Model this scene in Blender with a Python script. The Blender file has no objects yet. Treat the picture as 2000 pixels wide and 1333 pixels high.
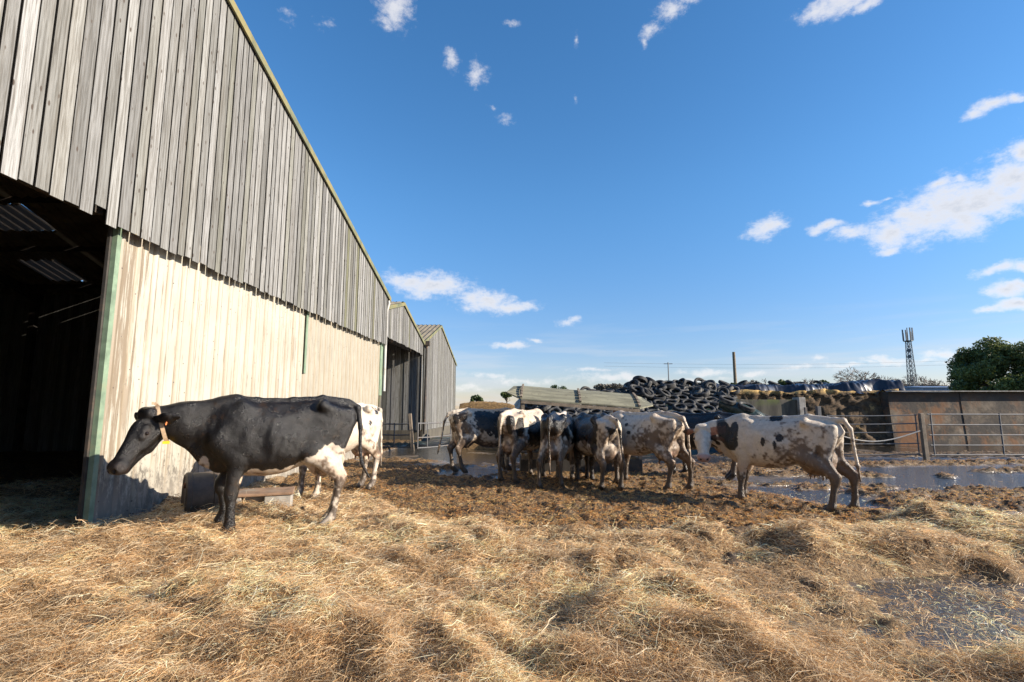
import bpy, math, random
import numpy as np
from mathutils import Vector, Matrix
R = math.radians
random.seed(7); rng = np.random.default_rng(7)
sc = bpy.context.scene
COL = sc.collection
# ------------------------------------------------------------------ camera
CAMZ = 1.5; PITCH = R(7.52); F = 1000.0
cam = bpy.data.cameras.new('camera'); camo = bpy.data.objects.new('camera', cam); COL.objects.link(camo)
cam.sensor_width = 36; cam.lens = 18.0; cam.clip_end = 5000; cam.clip_start = 0.05
camo.location = (0, 0, CAMZ); camo.rotation_euler = (R(90) + PITCH, 0, 0)
sc.camera = camo
def ray(px, py):
    d = (px - 1000) / F; v = (666.5 - py) / F
    return np.array([d, math.cos(PITCH) - v * math.sin(PITCH), math.sin(PITCH) + v * math.cos(PITCH)])
def at(px, py, Y):                      # point of the place seen at a photo pixel, Y metres ahead
    r = ray(px, py); r = r / r[1] * Y
    return Vector((r[0], Y, CAMZ + r[2]))
# ------------------------------------------------------------------ sky, sun, exposure
SUN = Vector((1.0, -0.22, 0.42)).normalized()
el = math.asin(SUN.z); az = math.atan2(SUN.x, SUN.y)
world = bpy.data.worlds.new('World'); sc.world = world; world.use_nodes = True
def build_world():
    nt = world.node_tree; N = nt.nodes; L = nt.links; N.clear()
    def nd(t, **k):
        n = N.new(t)
        for a, b in k.items(): setattr(n, a, b)
        return n
    out = nd('ShaderNodeOutputWorld'); bg = nd('ShaderNodeBackground')
    sky = nd('ShaderNodeTexSky', sky_type='NISHITA', sun_disc=False, sun_elevation=el, sun_rotation=az,
             air_density=1.0, dust_density=0.2, ozone_density=2.6, altitude=0)
    hs = nd('ShaderNodeHueSaturation'); hs.inputs['Saturation'].default_value = 1.22; hs.inputs['Hue'].default_value = .499
    wb = nd('ShaderNodeMixRGB', blend_type='MULTIPLY'); wb.inputs[0].default_value = 1; wb.inputs[2].default_value = (.98, 1.0, 1.04, 1); L.new(sky.outputs[0], wb.inputs[1]); L.new(wb.outputs[0], hs.inputs['Color'])
    tc = nd('ShaderNodeTexCoord'); sep = nd('ShaderNodeSeparateXYZ'); L.new(tc.outputs['Generated'], sep.inputs[0])
    hz = nd('ShaderNodeMapRange', interpolation_type='SMOOTHSTEP'); L.new(sep.outputs[2], hz.inputs[0]); hz.inputs[1].default_value = -.02; hz.inputs[2].default_value = .42
    hc = nd('ShaderNodeMixRGB'); L.new(hz.outputs[0], hc.inputs[0]); hc.inputs[1].default_value = (.66, .585, .70, 1); hc.inputs[2].default_value = (1, 1, 1, 1)
    skyc = nd('ShaderNodeMixRGB', blend_type='MULTIPLY'); skyc.inputs[0].default_value = 1; L.new(hs.outputs[0], skyc.inputs[1]); L.new(hc.outputs[0], skyc.inputs[2])
    def math_(op, a, b=None, c=None):
        m = nd('ShaderNodeMath', operation=op)
        for i, v in enumerate((a, b, c)):
            if v is None: continue
            if isinstance(v, (int, float)): m.inputs[i].default_value = v
            else: L.new(v, m.inputs[i])
        return m.outputs[0]
    azn = math_('ARCTAN2', sep.outputs[0], sep.outputs[1]); eln = math_('ARCSINE', sep.outputs[2])
    cmb = nd('ShaderNodeCombineXYZ'); L.new(azn, cmb.inputs[0]); L.new(eln, cmb.inputs[1])
    # clouds: (photo px, py, half width, half height, strength)
    cl = [(800,552,48,15,1),(850,560,60,20,1),(885,562,30,10,.8),(950,590,50,17,1),(1000,597,40,12,.9),(905,600,25,12,.6),
          (775,15,38,38,.9),(755,45,25,25,.6),(880,118,20,24,.7),(930,142,28,22,.75),(985,232,30,13,.45),(965,208,16,8,.4),
          (1002,45,22,14,.45),(1124,75,10,18,.5),(1122,200,9,16,.4),(1270,55,28,18,.7),(1310,20,40,20,.8),(1345,3,30,12,.8),(1255,85,14,20,.45),
          (1590,22,42,16,.85),(1640,8,60,20,.95),(1700,5,45,12,.9),(1505,445,36,15,1),(1525,440,20,9,.9),(1612,445,30,8,.85),(1657,455,30,12,1),
          (1735,485,30,9,.9),(1740,455,45,24,1),(1800,430,62,34,1.05),(1860,405,70,40,1.1),(1880,430,60,28,1),(1930,385,70,36,1.1),(1985,350,50,40,1.1),(2050,330,70,60,1),
          (1995,298,26,26,1),(1840,360,38,10,.8),(1875,350,30,8,.7),(1705,398,38,7,.6),(1740,390,20,5,.5),
          (1905,222,24,11,.8),(1935,203,32,13,.95),(1975,190,32,11,.9),(1950,530,48,8,1),(2010,522,30,9,1),(1965,570,36,13,1),(2000,562,30,10,1),(1935,606,32,7,.95),(1985,598,40,11,1),
          (992,675,28,7,.85),(1040,660,17,6,.6),(1108,630,22,7,.8),(1735,704,50,8,.8),(1700,710,40,6,.6),(1840,688,55,8,.85),(1800,700,50,8,.55),
          (1380,728,80,8,.6),(1460,730,45,8,.6),(1600,702,20,6,.6),(1150,728,60,6,.5),(1200,740,120,9,.6),(960,735,60,8,.5),(1030,745,90,10,.55),(920,760,60,10,.5),
          (1660,716,90,8,.55),(1560,722,60,8,.5),(1860,705,60,9,.6),(1345,745,120,8,.5),(560,30,30,30,.3),(640,45,40,20,.32),
          # beyond the frame
          (-200,300,160,60,.9),(-500,500,200,70,1),(2400,500,200,40,.9),(2700,200,260,90,1),(1300,-300,200,60,.8)]
    nz0 = nd('ShaderNodeTexNoise', noise_dimensions='2D'); nz0.inputs['Scale'].default_value = 14; nz0.inputs['Detail'].default_value = 4
    L.new(cmb.outputs[0], nz0.inputs['Vector'])
    wrp = nd('ShaderNodeVectorMath', operation='MULTIPLY_ADD'); wrp.inputs[1].default_value = (.035, .03, 0); L.new(nz0.outputs['Color'], wrp.inputs[0]); 
    sub = nd('ShaderNodeVectorMath', operation='ADD'); sub.inputs[1].default_value = (-.0175, -.015, 0); L.new(cmb.outputs[0], sub.inputs[0]); L.new(sub.outputs[0], wrp.inputs[2])
    acc = None
    for (px, py, rx, ry, s) in cl:
        if py < 260 and 0 < px < 1420: s *= .80; ry *= 1.25
        def ae(x, y):
            r = ray(x, y); r = r / np.linalg.norm(r); return math.atan2(r[0], r[1]), math.asin(r[2])
        a0, e0 = ae(px, py); a1, _ = ae(px + rx, py); _, e1 = ae(px, py - ry)
        sa = abs(a1 - a0) * 1.5; se = abs(e1 - e0) * 1.5
        m = nd('ShaderNodeVectorMath', operation='MULTIPLY_ADD'); m.inputs[1].default_value = (1/sa, 1/se, 0); m.inputs[2].default_value = (-a0/sa, -e0/se, 0)
        L.new(wrp.outputs[0], m.inputs[0])
        ln = nd('ShaderNodeVectorMath', operation='LENGTH'); L.new(m.outputs[0], ln.inputs[0])
        f = math_('MULTIPLY_ADD', ln.outputs['Value'], -1.0, s)
        acc = f if acc is None else math_('MAXIMUM', acc, f)
    mp = nd('ShaderNodeMapping'); mp.inputs['Scale'].default_value = (1, 1.7, 1); L.new(cmb.outputs[0], mp.inputs[0])
    nz = nd('ShaderNodeTexNoise', noise_dimensions='2D'); nz.inputs['Scale'].default_value = 34; nz.inputs['Detail'].default_value = 9; nz.inputs['Roughness'].default_value = .7
    L.new(mp.outputs[0], nz.inputs['Vector'])
    fld = math_('ADD', acc, math_('MULTIPLY_ADD', nz.outputs['Fac'], 1.5, -.58))
    mr = nd('ShaderNodeMapRange', interpolation_type='SMOOTHSTEP'); L.new(fld, mr.inputs[0])
    mr.inputs[1].default_value = .04; mr.inputs[2].default_value = 1.2
    thick = nd('ShaderNodeMapRange'); L.new(fld, thick.inputs[0]); thick.inputs[1].default_value = .55; thick.inputs[2].default_value = 1.3
    cc = nd('ShaderNodeMixRGB'); L.new(thick.outputs[0], cc.inputs[0])
    cc.inputs[1].default_value = (5.2, 5.0, 4.9, 1); cc.inputs[2].default_value = (3.3, 3.45, 3.8, 1)
    # thin high veil low over the horizon
    st = nd('ShaderNodeMapping'); st.inputs['Scale'].default_value = (1.5, 16, 1); L.new(cmb.outputs[0], st.inputs[0])
    vz = nd('ShaderNodeTexNoise', noise_dimensions='2D'); vz.inputs['Scale'].default_value = 3.2; vz.inputs['Detail'].default_value = 6; L.new(st.outputs[0], vz.inputs['Vector'])
    vm = nd('ShaderNodeMapRange', interpolation_type='SMOOTHSTEP'); L.new(eln, vm.inputs[0]); vm.inputs[1].default_value = .2; vm.inputs[2].default_value = .01
    vn = nd('ShaderNodeMapRange', interpolation_type='SMOOTHSTEP'); L.new(vz.outputs[0], vn.inputs[0]); vn.inputs[1].default_value = .45; vn.inputs[2].default_value = .72
    veil = math_('MULTIPLY', math_('MULTIPLY', vm.outputs[0], vn.outputs[0]), .5)
    mix0 = nd('ShaderNodeMixRGB'); L.new(veil, mix0.inputs[0]); L.new(skyc.outputs[0], mix0.inputs[1]); mix0.inputs[2].default_value = (3.5, 3.7, 4.0, 1)
    mix = nd('ShaderNodeMixRGB'); L.new(math_('MULTIPLY', mr.outputs[0], .93), mix.inputs[0]); L.new(mix0.outputs[0], mix.inputs[1]); L.new(cc.outputs[0], mix.inputs[2])
    L.new(mix.outputs[0], bg.inputs[0]); bg.inputs[1].default_value = 0.1
    L.new(bg.outputs[0], out.inputs[0])
build_world()
sun = bpy.data.lights.new('sun', 'SUN'); suno = bpy.data.objects.new('sun', sun); COL.objects.link(suno)
sun.energy = 5.0; sun.angle = R(0.5); sun.color = (1.0, .89, .74)
suno.rotation_euler = SUN.to_track_quat('Z', 'Y').to_euler(); suno.location = (30, -8, 20)
sc.view_settings.view_transform = 'Standard'; sc.view_settings.look = 'None'; sc.view_settings.gamma = 1; sc.view_settings.exposure = 1.08
sc.render.engine = 'CYCLES'; sc.cycles.max_bounces = 6

# ------------------------------------------------------------------ numeric noise
_T = np.random.default_rng(11).random(8192).astype(np.float32)
def vnoise(p, s=1.0, seed=0):
    p = np.asarray(p, dtype=np.float64) * s + seed * 17.37 + 1000
    i = np.floor(p).astype(np.int64); f = p - i; f = f * f * (3 - 2 * f)
    n = p.shape[-1]; P = (73856093, 19349663, 83492791)
    res = 0
    for c in range(1 << n):
        h = np.zeros(p.shape[:-1], dtype=np.int64); w = 1.0
        for k in range(n):
            b = (c >> k) & 1
            h = h ^ ((i[..., k] + b) * P[k]); w = w * (f[..., k] if b else 1 - f[..., k])
        h = (h ^ (h >> 13)) & 8191
        res = res + w * _T[h]
    return res
def fbm(p, s=1.0, o=4, seed=0, g=.5):
    a = 1.0; t = 0; r = 0
    for k in range(o):
        r = r + a * vnoise(p, s * 2 ** k, seed + k); t += a; a *= g
    return r / t
def sstep(a, b, x):
    t = np.clip((x - a) / (b - a), 0, 1); return t * t * (3 - 2 * t)
def XY(x, y): return np.stack([x, y], -1)

# ------------------------------------------------------------------ mesh helpers
def tag(o, label=None, cat=None, group=None, kind=None):
    if label: o['label'] = label
    if cat: o['category'] = cat
    if group: o['group'] = group
    if kind: o['kind'] = kind
    return o
def empty(name, loc=(0, 0, 0), rz=0):
    o = bpy.data.objects.new(name, None); COL.objects.link(o); o.location = loc; o.rotation_euler = (0, 0, rz); o.empty_display_size = .2
    return o
def np_mesh(name, V, Fc, mat, parent=None, smooth=False, col=None, attrs=None, local=False, mats=None, mi=None):
    """V (n,3); Fc (m,k) array of equal polygons. World coordinates unless local."""
    V = np.asarray(V, dtype=np.float32); Fc = np.asarray(Fc, dtype=np.int32)
    if parent is not None and not local:
        M = np.array(world_m(parent).inverted()); V = V @ M[:3, :3].T.astype(np.float32) + M[:3, 3].astype(np.float32)
    me = bpy.data.meshes.new(name); n, k = Fc.shape
    me.vertices.add(len(V)); me.vertices.foreach_set('co', V.ravel())
    me.loops.add(n * k); me.loops.foreach_set('vertex_index', Fc.ravel())
    me.polygons.add(n); me.polygons.foreach_set('loop_start', np.arange(0, n * k, k, dtype=np.int32))
    me.polygons.foreach_set('loop_total', np.full(n, k, dtype=np.int32))
    if smooth: me.polygons.foreach_set('use_smooth', np.ones(n, dtype=bool))
    for m in (mats or [mat]): me.materials.append(m)
    if mi is not None: me.polygons.foreach_set('material_index', np.asarray(mi, dtype=np.int32))
    me.update(calc_edges=True)
    if col is not None:
        a = me.color_attributes.new('Col', 'FLOAT_COLOR', 'POINT')
        c = np.ones((len(V), 4), dtype=np.float32); c[:, :3] = col; a.data.foreach_set('color', c.ravel())
    for an, av in (attrs or {}).items():
        a = me.attributes.new(an, 'FLOAT', 'POINT'); a.data.foreach_set('value', np.asarray(av, dtype=np.float32))
    o = bpy.data.objects.new(name, me); COL.objects.link(o)
    if parent is not None: o.parent = parent
    return o
def world_m(o):
    m = Matrix.LocRotScale(o.location, o.rotation_euler.to_quaternion(), o.scale)
    return world_m(o.parent) @ m if o.parent else m
class MB:
    def __init__(s): s.v = []; s.f = []; s.c = []
    def add(s, vs, fs, c=None):
        b = len(s.v); s.v += [tuple(map(float, v)) for v in vs]; s.f += [tuple(b + i for i in f) for f in fs]; s.c += [c or (1, 1, 1)] * len(vs); return s
    def hexa(s, p, c=None):   # 8 points: bottom 4 ccw, top 4 ccw
        return s.add(p, [(3, 2, 1, 0), (4, 5, 6, 7), (0, 1, 5, 4), (1, 2, 6, 5), (2, 3, 7, 6), (3, 0, 4, 7)], c)
    def box(s, x0, x1, y0, y1, z0, z1, c=None):
        return s.hexa([(x0, y0, z0), (x1, y0, z0), (x1, y1, z0), (x0, y1, z0), (x0, y0, z1), (x1, y0, z1), (x1, y1, z1), (x0, y1, z1)], c)
    def bar(s, a, b, w, h, c=None, up=(0, 0, 1)):   # rectangular bar from a to b
        a = Vector(a); b = Vector(b); d = (b - a).normalized(); u = Vector(up)
        if abs(d.dot(u)) > .98: u = Vector((1, 0, 0))
        x = d.cross(u).normalized(); y = x.cross(d).normalized(); x *= w / 2; y *= h / 2
        return s.hexa([a - x - y, a + x - y, b + x - y, b - x - y, a - x + y, a + x + y, b + x + y, b - x + y], c)
    def tube(s, pts, r, n=8, c=None, caps=True):
        pts = [Vector(p) for p in pts]; rs = r if isinstance(r, (list, tuple)) else [r] * len(pts)
        vs = []; fs = []
        for i, p in enumerate(pts):
            d = (pts[min(i + 1, len(pts) - 1)] - pts[max(i - 1, 0)]).normalized()
            u = Vector((0, 0, 1)) if abs(d.z) < .9 else Vector((1, 0, 0))
            x = d.cross(u).normalized(); y = d.cross(x).normalized()
            for k in range(n):
                t = 2 * math.pi * k / n; vs.append(p + (x * math.cos(t) + y * math.sin(t)) * rs[i])
        for i in range(len(pts) - 1):
            for k in range(n):
                a = i * n + k; b = i * n + (k + 1) % n; fs.append((a, b, b + n, a + n))
        if caps: fs.append(tuple(range(n))[::-1]); fs.append(tuple(range((len(pts) - 1) * n, len(pts) * n)))
        return s.add(vs, fs, c)
    def build(s, name, mat, parent=None, smooth=False, local=False, bevel=0):
        me = bpy.data.meshes.new(name)
        vs = s.v
        if parent is not None and not local:
            M = world_m(parent).inverted(); vs = [M @ Vector(v) for v in vs]
        me.from_pydata([tuple(v) for v in vs], [], s.f); me.materials.append(mat); me.update()
        if any(c != (1, 1, 1) for c in s.c):
            a = me.color_attributes.new('Col', 'FLOAT_COLOR', 'POINT'); a.data.foreach_set('color', np.array([(*c, 1) for c in s.c], dtype=np.float32).ravel())
        if smooth:
            me.polygons.foreach_set('use_smooth', [True] * len(me.polygons))
            me.set_sharp_from_angle(angle=R(40))
        o = bpy.data.objects.new(name, me); COL.objects.link(o)
        if parent is not None: o.parent = parent
        if bevel:
            b = o.modifiers.new('bevel', 'BEVEL'); b.width = bevel; b.segments = 2; b.limit_method = 'ANGLE'
        return o
# ------------------------------------------------------------------ materials
class NT:
    def __init__(s, name):
        s.m = bpy.data.materials.new(name); s.m.use_nodes = True; s.n = s.m.node_tree; s.N = s.n.nodes; s.L = s.n.links
        s.b = s.N['Principled BSDF']; s.tc = s.N.new('ShaderNodeTexCoord'); s.ob = s.tc.outputs['Object']
        s.geo = s.N.new('ShaderNodeNewGeometry'); s.pos = s.geo.outputs['Position']
    def _in(s, sock, v):
        if isinstance(v, bpy.types.NodeSocket): s.L.new(v, sock)
        elif v is not None:
            if isinstance(v, (int, float)) and sock.type == 'RGBA': v = (v, v, v)
            if isinstance(v, tuple) and len(v) == 3 and len(getattr(sock, 'default_value', ())) == 4: v = (*v, 1)
            sock.default_value = v
    def noise(s, vec, scale, detail=4, rough=.55, out='Fac', dist=0):
        n = s.N.new('ShaderNodeTexNoise'); s._in(n.inputs['Vector'], vec); n.inputs['Scale'].default_value = scale
        n.inputs['Detail'].default_value = detail; n.inputs['Roughness'].default_value = rough; n.inputs['Distortion'].default_value = dist
        return n.outputs[out]
    def vor(s, vec, scale, feat='F1', out='Distance', rnd=1):
        n = s.N.new('ShaderNodeTexVoronoi'); n.feature = feat; s._in(n.inputs['Vector'], vec); n.inputs['Scale'].default_value = scale; n.inputs['Randomness'].default_value = rnd
        return n.outputs[out]
    def map(s, vec, sc_=(1, 1, 1), loc=(0, 0, 0), rot=(0, 0, 0)):
        n = s.N.new('ShaderNodeMapping'); s._in(n.inputs[0], vec); n.inputs['Scale'].default_value = sc_; n.inputs['Location'].default_value = loc; n.inputs['Rotation'].default_value = rot
        return n.outputs[0]
    def rng(s, v, a, b, c=0.0, d=1.0, smooth=True):
        n = s.N.new('ShaderNodeMapRange'); n.interpolation_type = 'SMOOTHSTEP' if smooth else 'LINEAR'; s._in(n.inputs[0], v)
        for i, x in enumerate((a, b, c, d)): n.inputs[i + 1].default_value = x
        return n.outputs[0]
    def mix(s, f, a, b, mode='MIX'):
        n = s.N.new('ShaderNodeMixRGB'); n.blend_type = mode; s._in(n.inputs[0], f); s._in(n.inputs[1], a); s._in(n.inputs[2], b); return n.outputs[0]
    def mth(s, op, a, b=None, c=None):
        n = s.N.new('ShaderNodeMath'); n.operation = op
        for i, v in enumerate((a, b, c)):
            if v is not None: s._in(n.inputs[i], v)
        return n.outputs[0]
    def sep(s, v, k):
        n = s.N.new('ShaderNodeSeparateXYZ'); s._in(n.inputs[0], v); return n.outputs[k]
    def att(s, name, out='Color'):
        n = s.N.new('ShaderNodeAttribute'); n.attribute_name = name; return n.outputs[out]
    def bump(s, h, dist=.01, st=1.0):
        n = s.N.new('ShaderNodeBump'); s._in(n.inputs['Height'], h); n.inputs['Distance'].default_value = dist; n.inputs['Strength'].default_value = st
        s.L.new(n.outputs[0], s.b.inputs['Normal']); return n
    def out(s, col=None, rough=None, metal=None, **k):
        s._in(s.b.inputs['Base Color'], col); s._in(s.b.inputs['Roughness'], rough); s._in(s.b.inputs['Metallic'], metal)
        for a, v in k.items(): s._in(s.b.inputs[a.replace('_', ' ')], v)
        return s.m
M = {}
def simple(name, col, rough=.6, metal=0.0, var=.25, scale=6, bumpd=0, dirt=None, dsc=2.5, damt=(.5, .75), spec=None):
    t = NT(name); n = t.noise(t.pos, scale, 6, .65)
    c = t.mix(t.rng(n, .3, .7), tuple(x * (1 - var) for x in col), tuple(min(1, x * (1 + var)) for x in col))
    if dirt:
        c = t.mix(t.rng(t.noise(t.pos, dsc, 7, .7), *damt), c, dirt)
    if bumpd: t.bump(t.noise(t.pos, scale * 4, 6, .6), bumpd)
    kw = {}
    if spec is not None: kw['Specular_IOR_Level'] = spec
    M[name] = t.out(c, rough, metal, **kw); return M[name]
simple('galv', (.115, .115, .12), .65, .2, .2, 9, dirt=(.16, .11, .07), damt=(.48, .8))
simple('green_paint', (.17, .235, .16), .55, 0, .25, 5, dirt=(.20, .17, .10), damt=(.5, .75))
simple('barge_paint', (.12, .13, .075), .7, 0, .3, 3, dirt=(.20, .17, .07), damt=(.42, .62))
simple('dark_steel', (.05, .045, .04), .7, .3, .3, 5, dirt=(.12, .07, .04))
simple('rust', (.2, .09, .045), .8, .1, .4, 12, .002)
simple('block_top', (.20, .125, .08), .85, 0, .3, 6, .003, dirt=(.25, .22, .18))
simple('concrete', (.30, .28, .25), .85, 0, .22, 8, .003, dirt=(.10, .08, .06), damt=(.45, .72))
simple('rubber', (.024, .024, .025), .8, 0, .5, 7, .002, dirt=(.20, .185, .155), dsc=3.5, damt=(.46, .78))
simple('black_plastic', (.022, .024, .034), .28, 0, .3, 3, .0, dirt=(.14, .13, .12), damt=(.6, .9))
simple('black_drum', (.065, .048, .036), .6, 0, .4, 6, .002, dirt=(.13, .09, .06), damt=(.42, .8))
simple('pole_wood', (.17, .13, .085), .85, 0, .3, 8, .003)
simple('bark', (.11, .085, .06), .9, 0, .3, 9, .01)
simple('pvc_grey', (.42, .41, .39), .5, 0, .15, 5, dirt=(.18, .14, .10))
simple('rope', (.50, .46, .40), .8, 0, .2, 30)
simple('mast_steel', (.10, .11, .12), .5, .5, .2, 1)
simple('white_wall', (.55, .55, .52), .7, 0, .1, 1)
simple('blue_shed', (.10, .15, .24), .6, 0, .1, 1)
simple('strap', (.42, .30, .19), .7, 0, .25, 40, dirt=(.2, .13, .08))
simple('yellow_tag', (.75, .45, .02), .5, 0, .1, 20)
simple('orange_tag', (.62, .16, .03), .5, 0, .1, 20)
simple('timber', (.19, .15, .11), .85, 0, .3, 7, .004)
simple('far_field', (.07, .09, .035), .95, 0, .3, .05)
simple('pitch', (.010, .009, .008), .95)  # near-black colour standing in for shade behind the board gaps
t = NT('eye'); M['eye'] = t.out((.012, .007, .005), .08)
# weathered boards
t = NT('boards'); c0 = t.att('Col'); rd = t.sep(c0, 2)
v = t.mth('MULTIPLY', rd, 37.0); cx = t.N.new('ShaderNodeCombineXYZ'); t.L.new(v, cx.inputs[0]); t.L.new(v, cx.inputs[1])
vv = t.N.new('ShaderNodeVectorMath'); t.L.new(t.pos, vv.inputs[0]); t.L.new(cx.outputs[0], vv.inputs[1]); vv = vv.outputs[0]
g1 = t.noise(t.map(vv, (12, 12, .45)), 3.0, 8, .68, dist=.6); g2 = t.noise(t.map(vv, (60, 60, 1.2)), 2.0, 5, .6)
kn = t.vor(t.map(vv, (9.0, 9.0, 3.6)), 1.0)
base = t.mix(t.rng(t.sep(c0, 0), 0, 1), (.12, .12, .118), (.335, .335, .33))
base = t.mix(t.sep(c0, 1), base, (.15, .15, .09))
base = t.mix(t.rng(g1, .36, .60), t.mix(1, base, (.45, .43, .40), 'MULTIPLY'), base)
base = t.mix(t.mth('MULTIPLY', t.rng(g2, .52, .70), .7), base, (.10, .085, .07))
base = t.mix(t.rng(kn, .15, .08), base, (.06, .045, .035))
st = t.noise(t.map(t.pos, (3, 3, .16)), 1.0, 5, .6)
base = t.mix(t.mth('MULTIPLY', t.rng(st, .52, .75), .5), base, (.13, .115, .09))
lich = t.noise(t.pos, 5.0, 6, .75)
base = t.mix(t.rng(lich, .71, .74), base, (.50, .36, .04))
base = t.mix(t.rng(t.sep(c0, 0), -.4, -.9), base, (.02, .016, .012)); hh = t.mth('ADD', t.mth('MULTIPLY', g1, .7), t.mth('MULTIPLY', g2, .5)); t.bump(hh, .006, .9)  # negative tint marks board edges, painted near-black as seam shade
M['boards'] = t.out(base, .82)
# pale cladding boards for the farther barns (same recipe, finer)
# cream box-profile sheeting
t = NT('cream_sheet'); z = t.sep(t.pos, 2); y = t.sep(t.pos, 1)
c = t.mix(t.rng(t.noise(t.pos, 1.5, 4), .35, .7), (.39, .372, .315), (.34, .32, .268))
c = t.mix(t.rng(y, 11.68, 11.72), c, t.mix(1, c, (.85, .83, .80), 'MULTIPLY'))
strk = t.noise(t.map(t.pos, (12, 12, .5)), 1.6, 8, .75)
near = t.rng(y, 7.1, 6.3)
c = t.mix(t.mth('MULTIPLY', t.rng(t.mth('ADD', strk, t.mth('MULTIPLY', near, .15)), .55, .63), .85), c, (.17, .125, .08))
rib = t.att('rib', 'Fac')
c = t.mix(t.mth('MULTIPLY', t.mth('MULTIPLY', rib, t.rng(t.noise(t.map(t.pos, (2, 2, .5)), 2.2, 6, .7), .2, .55)), .85), c, (.20, .155, .10))
spl = t.noise(t.map(t.pos, (1, 1, .45)), 14, 8, .8)
low = t.rng(z, 1.25, .3)
c = t.mix(t.mth('MULTIPLY', t.rng(t.mth('ADD', spl, t.mth('MULTIPLY', low, t.mth('MULTIPLY_ADD', near, .07, .185))), .60, .74), .92), c, (.028, .024, .020))
c = t.mix(t.mth('MULTIPLY', t.rng(z, .9, .3), .55), c, (.30, .27, .23))
dots = t.vor(t.map(t.pos, (1, 1, 1)), 7.0); c = t.mix(t.rng(dots, .085, .06), c, (.07, .05, .04))
t.bump(t.noise(t.pos, 3, 3), .004, .3)
M['cream_sheet'] = t.out(c, .5)
# fibre cement roof
t = NT('roof_sheet'); c = t.mix(t.rng(t.noise(t.pos, 1.2, 7, .7), .35, .7), (.21, .18, .13), (.10, .085, .065))
c = t.mix(t.rng(t.noise(t.pos, 4, 7, .7), .58, .7), c, (.22, .19, .06)); M['roof_sheet'] = t.out(c, .9)
t = NT('skylight'); tr = t.N.new('ShaderNodeBsdfTranslucent'); tr.inputs[0].default_value = (.55, .5, .45, 1)
t.out((.35, .33, .3), .6); mx = t.N.new('ShaderNodeMixShader'); mx.inputs[0].default_value = .22
t.L.new(t.b.outputs[0], mx.inputs[1]); t.L.new(tr.outputs[0], mx.inputs[2]); t.L.new(mx.outputs[0], t.N['Material Output'].inputs[0]); M['skylight'] = t.m
# stained silage wall
t = NT('stained_concrete')
c = t.mix(t.rng(t.noise(t.pos, 1.3, 7, .65), .35, .65), (.21, .16, .11), (.045, .032, .02))
c = t.mix(t.rng(t.noise(t.map(t.pos, (1.0, 1.0, .5)), .9, 6, .7), .44, .58), c, (.20, .085, .03))
c = t.mix(t.mth('MULTIPLY', t.rng(t.mth('ADD', t.sep(t.pos, 2), t.noise(t.pos, 1.2, 6, .7)), 1.75, 2.75), .9), c, (.035, .028, .022))
c = t.mix(t.rng(t.noise(t.map(t.pos, (.9, .9, 1)), 1.1, 7, .7, ), .47, .60), c, (.045, .035, .028)); t.bump(t.noise(t.pos, 8, 5), .01)
M['stained_concrete'] = t.out(c, .85)
t = NT('mossy_concrete'); c = t.mix(t.rng(t.noise(t.map(t.pos, (3, 3, .5)), 1.2, 7, .7), .35, .65), (.11, .098, .075), (.045, .04, .032))
c = t.mix(t.mth('MULTIPLY', t.rng(t.sep(t.pos, 2), 1.5, 1.85), t.rng(t.noise(t.pos, 3, 5), .45, .65)), c, (.10, .12, .035)); M['mossy_concrete'] = t.out(c, .9)
t = NT('silage'); n1 = t.noise(t.map(t.pos, (1, 1, 2.2)), 3.2, 9, .75)
c = t.mix(t.rng(n1, .35, .65), (.035, .024, .015), (.12, .075, .038)); c = t.mix(t.rng(t.noise(t.pos, 1.4, 6, .7), .58, .68), c, (.36, .22, .08))
c = t.mix(t.mth('MULTIPLY', t.rng(t.sep(t.pos, 2), 2.05, 2.3), t.rng(t.noise(t.pos, 2.5, 5), .35, .5)), c, (.50, .33, .12)); t.bump(n1, .08); M['silage'] = t.out(c, .95)
t = NT('hay'); n1 = t.noise(t.map(t.pos, (4, 4, 9)), 3.0, 9, .75); c = t.mix(t.rng(n1, .3, .7), (.08, .048, .025), (.30, .19, .08)); t.bump(n1, .04); M['hay'] = t.out(c, .95)
t = NT('feeder_sheet'); c = t.mix(t.rng(t.noise(t.map(t.pos, (.6, 5, 5)), 2.0, 7, .65), .35, .65), (.22, .21, .145), (.12, .115, .08))
c = t.mix(t.rng(t.noise(t.pos, 9, 6, .7), .56, .7), c, (.09, .08, .055)); t.bump(t.noise(t.map(t.pos, (.6, 6, 6)), 3, 5), .01); M['feeder_sheet'] = t.out(c, .85)
t = NT('sheet_green'); c = t.mix(t.rng(t.noise(t.pos, 1.7, 6, .7), .4, .62), (.018, .03, .03), (.03, .055, .045)); t.bump(t.noise(t.pos, 5, 5), .05); M['sheet_green'] = t.out(c, .35)
# hide
t = NT('hide'); c = t.att('Col'); hn = t.noise(t.map(t.ob, (30, 45, 90)), 4, 3, .6)
c2 = t.mix(t.rng(t.noise(t.ob, 16, 6, .7), .3, .7), t.mix(1, c, (.80, .78, .76), 'MULTIPLY'), c)
c2 = t.mix(t.mth('MULTIPLY', t.rng(t.noise(t.map(t.ob, (1, 1, .5)), 38, 5, .75), .54, .74), .22), c2, (.16, .12, .085)); bm = t.mth('ADD', t.mth('MULTIPLY', hn, .8), t.mth('MULTIPLY', t.noise(t.ob, 6, 4, .5), 3.2)); t.bump(bm, .010, .75)
M['hide'] = t.out(c2, t.rng(t.noise(t.ob, 9, 4), .3, .7, .25, .40), Specular_IOR_Level=.45)
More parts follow.
